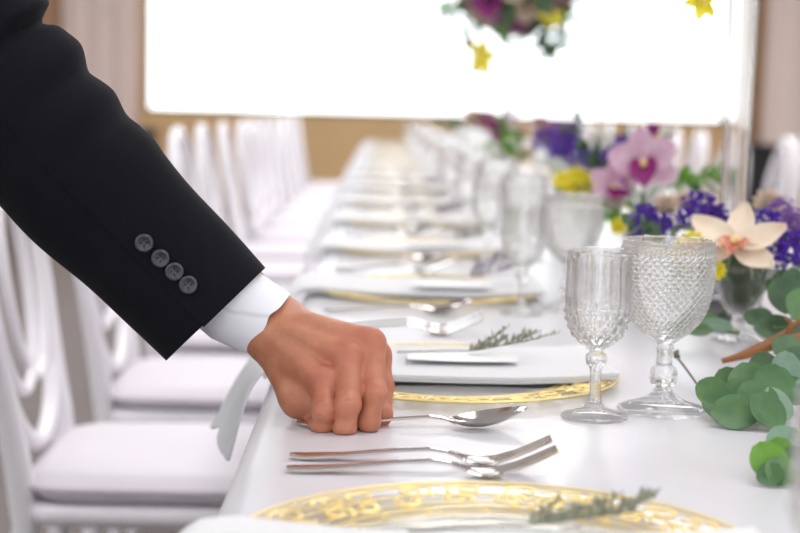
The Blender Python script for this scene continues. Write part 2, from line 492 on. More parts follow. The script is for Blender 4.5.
# curtains: hanging folds
def curtain(x0, x1, y, m, label, amp=.045, wl=.19, seed=1):
    rnd = random.Random(seed); n = int((x1 - x0) / .02) + 2
    xs = [x0 + (x1 - x0) * i / (n - 1) for i in range(n)]
    ph = [rnd.uniform(-.5, .5) for _ in range(40)]
    g = []
    for iz in range(12):
        z = .02 + (3.1 - .02) * iz / 11
        row = []
        for x in xs:
            u = (x - x0) / wl
            a = amp * (1 + .35 * math.sin(u * .9 + seed)) * (1.15 - .3 * z / 3.1)
            row.append((x + .02 * math.sin(u * 2 * PI * .5 + z), y + a * math.sin(2 * PI * u + ph[int(u) % 40] * .6 + .25 * math.sin(z * 1.3 + u)), z))
        g.append(row)
    o = MB().add(sheet(g, .004)).build('curtain', m)
    return tag(o, label, 'curtain', 'curtains beside the wide window')
XA = lambda px: at(px, 90, YF - .15).x
curtain(XA(60), XA(140), YF - .16, 'curtain_pink', 'pale pink curtain hanging against the left edge of the wide window', seed=3)
curtain(XA(-60), XA(58), YF - .16, 'curtain_brown', 'tan curtain hanging at far left, above the dark sleeve', seed=5)
curtain(XA(733), XA(757), YF - .16, 'curtain_brown', 'narrow curtain right of the wide window, coloured brown for shade, behind the glass vase', seed=7, amp=.03)  # brown colour stands for the shadowed wall and curtain here
curtain(XA(760), XA(860), YF - .20, 'curtain_pink', 'pale pink curtain hanging at far right edge', seed=9, wl=.4, amp=.03)
# dark stands by the curtains
def pedestal(x, y, h, label):
    t = tag(empty('pedestal', (x, y, 0)), label, 'pedestal', 'dark pedestals by the curtains')
    MB().add(bevel_box(-.15, .15, -.13, .13, 0, .06, .01)).build('base', 'black_matte', t, smooth=False)
    MB().add(bevel_box(-.12, .12, -.10, .10, .06, h - .04, .01)).build('shaft', 'black_matte', t, smooth=False)
    MB().add(bevel_box(-.15, .15, -.13, .13, h - .04, h, .01)).build('top', 'black_matte', t, smooth=False)
p = at(140, 128, 12.9); pedestal(p.x, 12.9, p.z, 'dark pedestal beside the pink curtain left of the window')
p = at(762, 144, 12.9); pedestal(p.x, 12.9, p.z, 'dark pedestal beside the narrow curtain right of the window')

# unseen ceiling panels added as fill (the light itself is set at the top)
for i, (x, y) in enumerate(FILL_PANELS):
    t = tag(empty('fill_panel', (x, y, CEIL - .06)), 'square ceiling panel added unseen to light the hall', 'lamp', 'added ceiling fill panels')
    b = MB()
    for q in (box(-.64, .64, -.64, -.6, 0, .06), box(-.64, .64, .6, .64, 0, .06), box(-.64, -.6, -.6, .6, 0, .06), box(.6, .64, -.6, .6, 0, .06)): b.add(q)
    b.build('frame', 'panel_frame', t, smooth=False)
    MB().add(box(-.6, .6, -.6, .6, .02, .04)).build('diffuser', 'fill_diffuser', t, smooth=False)

# ================================================================== THE TABLE
TX0, TX1, TY0, TY1 = -0.105, 0.90, -0.35, 11.2
t = tag(empty('banquet_table', ((TX0 + TX1) / 2, (TY0 + TY1) / 2, 0)), 'long banquet table under the white cloth', 'table')
hx, hy = (TX1 - TX0) / 2 - .012, (TY1 - TY0) / 2 - .012
MB().add(box(-hx, hx, -hy, hy, .705, .743)).build('table_top', 'wall_pale', t, smooth=False)
for sx in (-1, 1):
    for yy in np.linspace(-hy + .3, hy - .3, 6):
        MB().add(tube([(sx * (hx - .22), yy, .0), (sx * (hx - .22), yy, .705)], .022, 10)).build('leg', 'panel_frame', t)
# cloth: flat top, rounded edge, short drop
prof = [(TX0 - .004, .56), (TX0 - .006, .62), (TX0 - .004, .70), (TX0 - .003, .728), (TX0 + .001, .741), (TX0 + .008, .748), (TX0 + .02, .750)]
prof += [(x, .750) for x in np.linspace(TX0 + .06, TX1 - .06, 12)]
prof += [(TX0 + TX1 - x, z) for (x, z) in prof[6::-1]]
rr = random.Random(4); nY = 150
g = []
for i in range(nY + 1):
    y = TY0 + (TY1 - TY0) * i / nY
    row = []
    for (x, z) in prof:
        k = max(0.0, (.74 - z) / .18); s = -1 if x < .4 else 1
        row.append((x + s * k * (.012 + .010 * math.sin(y * 9.5 + s)), y, z - .0012))
    g.append(row)
MBc = MB().add(sheet(g, .0024))
for ye, s in ((TY0, -1), (TY1, 1)):
    MBc.add(sheet([[(x, ye + s * (.004 + .01 * k), .749 - .19 * k) for k in (0, .05, .3, .7, 1)] for x in np.linspace(TX0, TX1, 24)], .0024))
tag(MBc.build('tablecloth', 'cloth_white'), 'smooth white cloth stretched over the long banquet table', 'tablecloth')

# ================================================================== CHAIRS
def make_chair():
    t = empty('banquet_chair')
    # cushion: soft rounded pad
    nu, nv = 26, 26; top = []; SX, SY = .205, .21
    def pad(u, v):
        a, c = abs(u) ** 1.0, abs(v)
        e = max(0.0, 1 - abs(u) ** 7) ** .5 * max(0.0, 1 - abs(v) ** 7) ** .5
        return e
    V = []; F = []
    for sgn in (1, -1):
        for i in range(nu + 1):
            for j in range(nv + 1):
                u = -1 + 2 * i / nu; v = -1 + 2 * j / nv
                # round corners
                q = (abs(u) ** 8 + abs(v) ** 8) ** (1 / 8) ; L = max(abs(u), abs(v), 1e-9); k = L / max(q, 1e-9)
                uu, vv = u * k, v * k
                taper = 1 - .06 * (1 - uu) / 2
                z = .456 + (sgn * ((.012 if sgn > 0 else .010) + .014 * pad(u, v) + (.008 * (1 - u * u) * (1 - v * v) if sgn > 0 else 0)) if L < .999 else 0)
                V.append((uu * SX + .0, vv * SY * taper, z))
    n1 = (nu + 1) * (nv + 1)
    for i in range(nu):
        for j in range(nv):
            a = i * (nv + 1) + j
            F.append((a, a + nv + 1, a + nv + 2, a + 1)); F.append((n1 + a, n1 + a + 1, n1 + a + nv + 2, n1 + a + nv + 1))
    cu = mk('cushion', V, F, 'cushion', t)
    rim = []
    for k in range(64):
        a = 2 * PI * k / 64; u, v = math.cos(a), math.sin(a); q = (abs(u) ** 8 + abs(v) ** 8) ** (1 / 8); u, v = u / q, v / q
        rim.append((u * SX, v * SY * (1 - .06 * (1 - u) / 2), .459))
    mk('piping', *tube(rim, .0045, 6, closed=True), 'piping', cu)
    fr = [(x * .97, y * .97, .421) for (x, y, z) in rim]
    b = MB().add(tube(fr, .017, 8, closed=True)).add(bevel_box(-.19, .19, -.185, .185, .412, .430, .004))
    b.build('seat_frame', 'resin_white', t)
    for (sx, sy) in ((1, 1), (1, -1)):
        x, y = sx * .18, sy * .18
        pts = [(x, y, .42), (x, y, .38), (x + .002, y, .34), (x + .004, y, .20), (x + .006, y, .04), (x + .006, y, 0)]
        mk('leg', *tube(pts, [.020, .023, .018, .017, .012, .013], 10), 'resin_white', t)
    lean = lambda z: -.195 - max(0, z - .40) * .15
    for s in (1, -1):
        y = s * .175
        pts = [(-.25, y * 1.04, 0), (-.225, y * 1.02, .2), (-.197, y, .40), (lean(.50), y * 1.0, .50), (lean(.58), y * 1.06, .58), (lean(.66), y * 1.16, .66)]
        mk('leg', *tube(pts, [.013, .016, .020, .020, .017, .014], 10), 'resin_white', t)
    def ring(cy, cz, hy_, hz, r, name, n=44, dx=0.0, a0=0, a1=2 * PI, flat=1.0):
        closed = abs(a1 - a0 - 2 * PI) < 1e-6; m = n if closed else n + 1
        pts = []
        for k in range(m):
            a = a0 + (a1 - a0) * k / n
            z = cz + hz * math.sin(a); y = cy + hy_ * math.cos(a)
            pts.append((lean(z) + dx, y, z))
        return mk(name, *tube(pts, r, 8, closed=closed, flat=flat), 'resin_white', t)
    ring(0, .712, .207, .222, .0145, 'back_frame')
    ring(-.066, .745, .122, .165, .0095, 'back_loop', dx=.004)
    ring(.066, .745, .122, .165, .0095, 'back_loop', dx=-.004)
    return t
chair0 = make_chair()
used = [0]
def chair_at(x, y, rz, label, group):
    o = chair0 if used[0] == 0 else dup(chair0)
    used[0] = 1
    o.location = (x, y, 0); o.rotation_euler = (0, 0, rz); tag(o, label, 'chair', group); return o
rnd = random.Random(11)
for k in range(13):
    y = 2.335 + .672 * k
    lab = ['white oval-back chair with pale cushion, nearest in view, below the dark sleeve',
           'white oval-back chair with pale cushion, second nearest, partly behind the cuff'][k] if k < 2 else \
          'white oval-back chair, %s from the camera on the left side of the table' % ORD[k]
    chair_at(-.312 + rnd.uniform(-.008, .008), y + rnd.uniform(-.01, .01), R(rnd.uniform(-2, 2)), lab, 'chairs along the left side of the table')
for k in range(4, 13):
    chair_at(1.10 + rnd.uniform(-.02, .02), 2.45 + .672 * k + rnd.uniform(-.02, .02), PI + R(rnd.uniform(-5, 5)),
             'white oval-back chair, %s from the camera on the right side of the table' % ORD[k - 4], 'chairs along the right side of the table')

# ================================================================== TABLEWARE
def make_goblet():
    t = empty('goblet')
    # bowl: hobnail relief outside, smooth inside
    outer = []
    ctrl = [(.008, .060), (.011, .062), (.017, .066), (.025, .073), (.0315, .082), (.0365, .093), (.0398, .106), (.0412, .120), (.0415, .134), (.0412, .1495)]
    zs = [c[1] for c in ctrl]; rs = [c[0] for c in ctrl]
    NZ = 130
    for i in range(NZ + 1):
        z = .060 + (.1495 - .060) * i / NZ
        outer.append((float(np.interp(z, zs, rs)), z))
    # smooth the sampled profile
    rr_ = np.array([p[0] for p in outer])
    for _ in range(6): rr_[1:-1] = (rr_[:-2] + 2 * rr_[1:-1] + rr_[2:]) / 4
    outer = [(0.0, .0595)] + [(float(a), p[1]) for a, p in zip(rr_, outer)]
    inner = [(max(0.0, r - .0026), z + .001) for (r, z) in outer if z > .066][::-1]
    inner = [(r, min(z, .1495)) for r, z in inner] + [(0.0, .067)]
    prof = outer + [(.0402, .1503)] + inner[::3] + [inner[-1]]
    kmax = len(outer)
    N = 36
    def fn(r, z, a, k):
        if k >= kmax or z < .063: return r
        if z > .1455: return r
        if z > .137:
            return r + .0011 * (0.5 + 0.5 * math.cos(a * 60)) * math.sin(PI * (z - .137) / .0085)
        u = a * N / (2 * PI); v = z / .0037
        h = .5 + .5 * math.cos(2 * PI * (u + v * .5)); g = .5 + .5 * math.cos(2 * PI * (u - v * .5))
        f = min(1, (z - .063) / .012)
        return r + (.0027 * (h * g) ** .8 - .0008) * f * min(1, r / .03)
    mk('bowl', *lathe(prof, N * 8, fn), 'crystal', t)
    stem = [(0, .0588), (.0075, .0586), (.0085, .056), (.0068, .053), (.0066, .046), (.0072, .043), (.0075, .0405), (.0108, .0385), (.0124, .034), (.0124, .029),
            (.0108, .0245), (.0068, .0222), (.0062, .0205), (.0085, .0190), (.009, .0180), (0, .0178)]
    def fs(r, z, a, k):
        if .023 < z < .040: return r + .0011 * (0.5 - min(tri(a * 7 / PI / 2 + z * 90), tri(a * 7 / PI / 2 - z * 90)))
        return r * (1 + .05 * math.cos(6 * a)) if z > .041 else r
    mk('stem', *lathe(stem, 42, fs), 'crystal', t)
    foot = [(0, .0172), (.009, .0170), (.014, .0130), (.021, .0095), (.030, .0066), (.037, .0046), (.0402, .0030), (.0405, .0012), (.038, .0002), (0, .0012)]
    mk('foot', *lathe(foot, 72, lambda r, z, a, k: r * (1 + (.014 * (0.5 + 0.5 * math.cos(24 * a)) if .012 < r < .0403 and k < 7 else 0))), 'crystal', t)
    return t
def make_flute():
    t = empty('flute_glass')
    zs = [.058, .060, .065, .072, .080, .090, .100, .112, .126, .142]
    rs = [.006, .010, .0165, .0222, .0262, .0286, .0290, .0284, .0278, .0281]
    NZ = 84; outer = [(0.0, .0576)]
    for i in range(NZ + 1):
        z = .058 + (.142 - .058) * i / NZ
        outer.append((float(np.interp(z, zs, rs)), z))
    inner = [(max(.0005, r - .0024), min(z + .001, .142)) for (r, z) in outer[1:] if z > .064][::-1]
    prof = outer + [(.0272, .1426)] + inner[::3] + [(0.0, .0642)]
    kmax = len(outer)
    def fn(r, z, a, k):
        if k >= kmax or z < .061: return r
        if z > .094:       # long upright lobes
            e = math.sin(PI * min(1, (z - .094) / .012) / 2) * min(1, max(0, (.139 - z) / .004))
            return r + .0030 * e * (abs(math.cos(5 * a)) - .5)
        u = a * 18 / (2 * PI); v = z / .0070
        f = min(1, (z - .061) / .008)
        return r + .0026 * f * ((.5 + .5 * math.cos(2 * PI * (u + v * .5))) * (.5 + .5 * math.cos(2 * PI * (u - v * .5))) - .25)
    mk('bowl', *lathe(prof, 180, fn), 'crystal', t)
    stem = [(0, .0572), (.006, .0570), (.0088, .0545), (.0094, .0505), (.0084, .0465), (.0058, .0440), (.0050, .040), (.0047, .030), (.0050, .020), (.0062, .0145), (0, .0142)]
    def fs(r, z, a, k):
        if z > .045: return r * (1 + .10 * (abs(math.cos(4 * a)) - .5))
        return r * (1 + .10 * (abs(math.cos(3 * a)) - .5))
    mk('stem', *lathe(stem, 48, fs), 'crystal', t)
    foot = [(0, .0138), (.0065, .0136), (.010, .0098), (.016, .0070), (.023, .0048), (.0278, .0032), (.0296, .0018), (.0290, .0004), (.026, .0), (0, .001)]
    mk('foot', *lathe(foot, 72, lambda r, z, a, k: r * (1 + (.02 * (0.5 + 0.5 * math.cos(18 * a)) if .009 < r < .029 and k < 6 else 0))), 'crystal', t)
    return t
def make_charger():
    t = empty('charger_plate')
    pr = [(0, .0022), (.10, .0022), (.112, .0028), (.120, .0044), (.140, .0070), (.160, .0082), (.1655, .0088), (.1665, .0080), (.162, .0064), (.140, .0050), (.118, .0022), (.106, .0002), (.09, 0), (0, 0)]
    mk('plate', *lathe(pr, 96), 'charger_glass', t)
    zr = lambda r: float(np.interp(r, [.10, .112, .120, .140, .160, .1655], [.0022, .0028, .0044, .0070, .0082, .0088])) + .0004
    for (rad, th) in ((.1650, .0013), (.1175, .0010), (.158, .0007), (.140, .0008), (.126, .0007), (.109, .0008)):
        mk('gold_band', *tube([(rad * math.cos(2 * PI * k / 96), rad * math.sin(2 * PI * k / 96), zr(rad)) for k in range(96)], th, 6, closed=True, flat=.6), 'gold', t)
    rnd = random.Random(21); b = MB()
    n = 26
    for i in range(n):
        a0 = 2 * PI * i / n + rnd.uniform(-.03, .03)
        for (rc, s, dr) in ((.149, 1, .0125), (.131, -1, .010)):
            turn = rnd.uniform(1.1, 1.6); ph = rnd.uniform(0, 2 * PI) ; pts = []; rad = []
            for k in range(15):
                u = k / 14; th = ph + s * turn * 2 * PI * u; q = dr * (1 - .8 * u)
                rr = rc + q * math.sin(th); aa = a0 + (q * math.cos(th) * 1.25) / rc + (.06 if s < 0 else 0)
                pts.append((rr * math.cos(aa), rr * math.sin(aa), zr(rr))); rad.append(.0009 + .0011 * math.sin(PI * (u * .8 + .15)))
            b.add(tube(pts, rad, 5, flat=.45))
    for i in range(150):
        a0 = rnd.uniform(0, 2 * PI); r0 = rnd.uniform(.108, .161); da = rnd.uniform(.03, .09); dr = rnd.uniform(-.006, .006)
        b.add(tube([((r0 + dr * u) * math.cos(a0 + da * u), (r0 + dr * u) * math.sin(a0 + da * u), zr(r0 + dr * u)) for u in (0, .33, .66, 1)], [.0005, .0016, .0016, .0005], 5, flat=.45))
    b.build('gold_scrollwork', 'gold', t, kind='stuff')
    return t
def make_spoon():
    t = empty('spoon')
    L = .193
    def z_of(s):   # centre height above table
        return float(np.interp(s, [0, .06, .2, .45, .58, .64, .69], [.0030, .0026, .0040, .0075, .0094, .0082, .0050]))
    wid = lambda s: float(np.interp(s, [0, .03, .10, .22, .42, .6, .66, .69], [.0045, .0074, .0078, .0056, .0036, .0032, .0042, .0075]))
    g = []
    for i in range(41):
        s = .69 * i / 40; ww = wid(s) if i else .002
        g.append([(s * L, ww * j, z_of(s) + .0008 * (1 - j * j)) for j in (-1, -.6, 0, .6, 1)])
    mk('handle', *sheet(g, .0019), 'steel', t)
    g = []
    n = 24
    for i in range(n + 1):
        u = i / n; x = (.665 + .335 * u) * L
        ww = .0205 * (max(0, math.sin(PI * min(1, u * .93 + .045)) ** .62)) * (1.0 - .10 * u)
        rimz = .0058 + .0125 * u ** 1.25 + .0012 * (1 - u)
        dep = .0085 * math.sin(PI * u) ** .8
        g.append([(x, ww * j, max(.0012, rimz - dep * (1 - j * j))) for j in np.linspace(-1, 1, 15)])
    mk('bowl', *sheet(g, .0014), 'steel', t)
    return t
def make_fork():
    t = empty('fork')
    L = .198
    zz = lambda s: float(np.interp(s, [0, .05, .2, .42, .54, .60, .66, .72, .78, .86, .93, 1.0],
                                      [.0032, .0028, .0045, .0095, .0112, .0098, .0060, .0032, .0040, .0092, .0155, .0222]))
    wid = lambda s: float(np.interp(s, [0, .03, .10, .22, .42, .58, .63, .68, .73, .78, .80], [.0045, .0074, .0080, .0058, .0038, .0034, .0042, .0080, .0110, .0118, .0118]))
    g = []
    for i in range(57):
        s = .80 * i / 56; ww = wid(s) if i else .002
        dish = .0010 if s > .66 else -.0008
        g.append([(s * L, ww * j, zz(s) - dish * (1 - j * j)) for j in (-1, -.6, -.2, .2, .6, 1)])
    mk('handle', *sheet(g, .0020), 'steel', t)
    for q in range(4):
        y0 = (-1.5 + q) * .0062; g = []
        for i in range(13):
            s = .785 + .215 * i / 12; hwid = .0021 * (1 - .55 * (i / 12) ** 2)
            g.append([(s * L, y0 * (1 - .03 * i / 12) + hwid * j, zz(s)) for j in (-1, 0, 1)])
        mk('tine', *sheet(g, .0019), 'steel', t)
    return t
def make_napkin(seed, flare=.040):
    """long folded napkin: lies across the charger and hangs over the table edge on the guest's side (-x)"""
    rnd = random.Random(seed)
    path = [(.160, .0118), (.150, .0112), (.12, .0078), (.06, .0056), (0, .0054), (-.08, .0058), (-.13, .0090), (-.158, .0118), (-.172, .0108), (-.180, .0100), (-.188, .0050),
            (-.195, -.002), (-.202, -.012), (-.208, -.026), (-.214, -.042), (-.220, -.060), (-.227, -.078)]
    g = []
    n = 20
    for i, (x, z) in enumerate(path):
        row = []; k = max(0, (i - 9) / 7.0)
        for j in range(n + 1):
            v = -1 + 2 * j / n
            wv = .0007 * math.sin(v * 5 + x * 30 + seed) * (1 if 0 < i < len(path) - 1 else .6)
            hang = k * k
            zz_ = z + (wv if k == 0 else 0) - hang * .014 * (.5 + .5 * math.sin(v * 4.5 + seed * 1.7))
            xx = x - k * (flare * (v + 1) / 2 - .012) - hang * .003 * math.sin(v * 7 + seed)
            row.append((xx, v * (.094 + .012 * k) + .006 * k * math.sin(seed), max(zz_, .0054) if (k == 0 and x > -.16) else zz_))
        g.append(row)
    return g
def napkin_obj(seed):
    t = empty('napkin')
    g = make_napkin(seed, .014 if seed == 1 else .040)
    mk('upper_layer', *sheet([[(x, y, z + .0035) for (x, y, z) in r] for r in g], .0028), 'napkin', t)
    mk('lower_layer', *sheet([[(x * .992 + .0009, y * .985, z - .0002) for (x, y, z) in r] for r in g[:11]], .0034), 'napkin', t)
    return t
def make_card():
    return MB().add(sheet([[(x, y, 0.0004 + .0012 * (x / .055) ** 2) for y in np.linspace(-.030, .030, 5)] for x in np.linspace(-.056, .056, 9)], .0005)).build('place_card', 'card')
def make_sprig(seed, leafmat, spread=1.0):
    rnd = random.Random(seed); t = empty('herb_sprig')
    L = .150
    pts = []
    for i in range(13):
        u = i / 12
        pts.append((L * (u - .5), .012 * math.sin(u * 2.2) * spread, .0016 + .035 * max(0, u - .5) ** 1.3 * spread))
    st = mk('stem', *tube(pts, [.0009 - .0004 * i / 12 for i in range(13)], 6), 'stem_grey', t)
    b = MB()
    def leaf(p, d, ln, wd):
        d = d.normalized(); s = d.cross(Vector((rnd.uniform(-.4, .4), rnd.uniform(-.4, .4), 1))).normalized(); up = s.cross(d)
        g = []
        for k in range(5):
            u = k / 4; ww = wd * math.sin(PI * (u * .92 + .06))
            c = p + d * ln * u + up * (.18 * ln * u * u)
            g.append([c - s * ww, c + up * ww * -.25, c + s * ww])
        b.add(sheet(g, .0003))
    for side in range(12):       # side shoots carry the leaves
        u0 = .50 + .04 * side; base = Vector(pts[min(12, int(u0 * 12))])
        a = (1 if side % 2 else -1) * rnd.uniform(.3, .9) * spread
        dirn = Vector((math.cos(a), math.sin(a), rnd.uniform(.15, .75) * spread))
        ln = rnd.uniform(.018, .034)
        tip = base + dirn * ln
        b.add(tube([base, base.lerp(tip, .5) + Vector((0, 0, .001)), tip], [.0007, .0006, .0004], 5))
        for q in range(11):
            f = q / 10; p = base.lerp(tip, f)
            th = q * 2.4
            dd = (dirn.normalized() * .7 + Vector((math.cos(th) * .5, math.sin(th) * .8, abs(math.sin(th * .7)) * .6)))
            leaf(p, dd, rnd.uniform(.005, .009), rnd.uniform(.0012, .0021))
    b.build('leaves', leafmat, t, kind='stuff')
    return t

PITCH = 0.66
CX = 0.075
charger0 = make_charger(); goblet0 = make_goblet(); flute0 = make_flute(); goblet0.scale = (1, 1, 1.04); flute0.scale = (1, 1, 1.045); spoon0 = make_spoon(); fork0 = make_fork()
napk = [napkin_obj(s) for s in (1, 2, 3)]; card0 = make_card()
sprigs = [make_sprig(5, 'sprig_leaf'), make_sprig(6, 'sprig_mauve', 1.5), make_sprig(8, 'sprig_leaf', 1.2), make_sprig(12, 'sprig_leaf', .55)]
first = {}
def put(proto, loc, rz=0.0, label='', cat='', group=None, rx=0.0, ry=0.0):
    o = proto if proto.name not in first else dup(proto)
    first[proto.name] = 1
    o.location = loc; o.rotation_euler = (rx, ry, rz)
    return tag(o, label, cat, group)
def where(k):
    return ['at the front of the picture', 'beside the hand', 'just beyond the hand'][k] if k < 3 else 'at the %s left place from the front' % ORD[k]
T = TABLE
rnd = random.Random(77)
for k in range(16):
    y = (.872, 1.49, 2.17)[k] if k < 3 else 2.81 + PITCH * (k - 3)
    ny = (.816, 1.54, 2.19)[k] if k < 3 else y + .01
    jx = rnd.uniform(-.006, .006) if k > 1 else 0; jy = rnd.uniform(-.012, .012) if k > 1 else 0
    wh = where(k)
    put(charger0, (CX + jx, y + jy, T), rnd.uniform(0, 6), 'round clear glass charger with gold scroll rim, ' + wh, 'charger', 'glass chargers on the left side')
    put(napk[k % 3], (CX + jx, ny + jy, T), R(rnd.uniform(-1.5, 1.5)) if k > 1 else 0, 'white folded napkin hanging over the table edge, ' + wh, 'napkin', 'white napkins on the left side')
    if k == 1:
        put(sprigs[0], on_table(470, 354, T + .0175), R(5), 'small grey-green herb sprig on the white place card, beside the hand', 'sprig', 'herb sprigs on the napkins')
        p = on_table(462, 357, T + .0150)
        put(card0, p, R(-1), 'blank white place card under the herb sprig, beside the hand', 'place card', 'place cards on the napkins')
    elif k == 0:
        put(sprigs[3], on_table(530, 530, T + .0165), R(10), 'blurred grey herb sprig on the napkin at the front of the picture', 'sprig', 'herb sprigs on the napkins')
    elif k < 7:
        put(sprigs[1 + (k % 2 == 1)], (CX + .06, ny + .01 + jy, T + .0185), R(rnd.uniform(-40, 20)), 'dried herb sprig on the white napkin, ' + wh, 'sprig', 'herb sprigs on the napkins')
        put(card0, (CX + .03, ny - .045 + jy, T + .0165), R(rnd.uniform(-4, 4)), 'blank white place card on the napkin, ' + wh, 'place card', 'place cards on the napkins')
    if k == 0:
        put(flute0, (.215, .655, T), 0, 'clear stemmed flute glass cut off by the right edge at the front', 'glass', 'small flute glasses on the left side')
    elif k == 1:
        p = on_table(594, 418); put(flute0, p, .2, 'clear cut-crystal flute glass with upright lobes, beside the hand', 'glass', 'small flute glasses on the left side')
        p = on_table(662, 411); put(goblet0, p, .1, 'clear hobnail crystal goblet in sharp focus beside the eucalyptus', 'goblet', 'hobnail goblets on the left side')
    else:
        put(flute0, (.190 + jx, 1.315 + PITCH * (k - 1) + jy, T), rnd.uniform(0, 3), 'clear cut-crystal flute glass, ' + wh, 'glass', 'small flute glasses on the left side')
        put(goblet0, (.258 + jx, 1.365 + PITCH * (k - 1) + jy, T), rnd.uniform(0, 3), 'clear hobnail crystal goblet, ' + wh, 'goblet', 'hobnail goblets on the left side')
    # cutlery lies between this place and the next one
    if k == 0:
        p = on_table(297, 426); put(spoon0, (p.x, p.y, T), R(2.0), 'silver spoon held down by the fingers of the hand', 'spoon', 'silver spoons')
        p = on_table(290, 459); put(fork0, (p.x, p.y, T), R(-3.0), 'silver fork nearer the hand of the front pair', 'fork', 'silver forks')
        p = on_table(287, 472); put(fork0, (p.x, p.y, T), R(-1.0), 'silver fork nearer the camera of the front pair', 'fork', 'silver forks')
    elif k < 9:
        yy = 1.28 + PITCH * k
        sfx = 'just beyond the hand' if k == 1 else 'in the %s cutlery row from the front' % ORD[k]
        put(spoon0, (-.07 + jx, yy + .02, T), R(3 + rnd.uniform(-2, 2)), 'silver spoon, ' + sfx, 'spoon', 'silver spoons')
        put(fork0, (-.07 + jx, yy - .12, T), R(rnd.uniform(-3, 1)), 'silver fork lying farther, ' + sfx, 'fork', 'silver forks')
        put(fork0, (-.072 + jx, yy - .155, T), R(rnd.uniform(-3, 1)), 'silver fork lying nearer, ' + sfx, 'fork', 'silver forks')
# places on the far side of the flowers
for k in range(3, 16):
    y = .98 + PITCH * k; wr = 'at the %s right place behind the flowers' % ORD[k - 3]
    put(charger0, (.725, y, T), rnd.uniform(0, 6), 'round glass charger with gold rim, ' + wr, 'charger', 'glass chargers on the right side')
    put(napk[k % 3], (.725, y, T), PI, 'white folded napkin, ' + wr, 'napkin', 'white napkins on the right side')
    put(flute0, (.612, y + .27, T), 0, 'clear flute glass, ' + wr, 'glass', 'small flute glasses on the right side')
    put(goblet0, (.545, y + .22, T), 0, 'clear hobnail goblet, ' + wr, 'goblet', 'hobnail goblets on the right side')

# ================================================================== THE PERSON
person = tag(empty('person', (-.66, 1.45, 0)), 'person in a dark navy suit and white shirt reaching over to straighten a spoon', 'person')
PINV = Matrix.Translation((.66, -1.45, 0))
def pmk(name, v, f, m, parent=None, **kw):
    v = [PINV @ Vector(p) for p in v] if parent is None or parent is person else v
    return mk(name, v, f, m, parent or person, **kw)
MM = .001
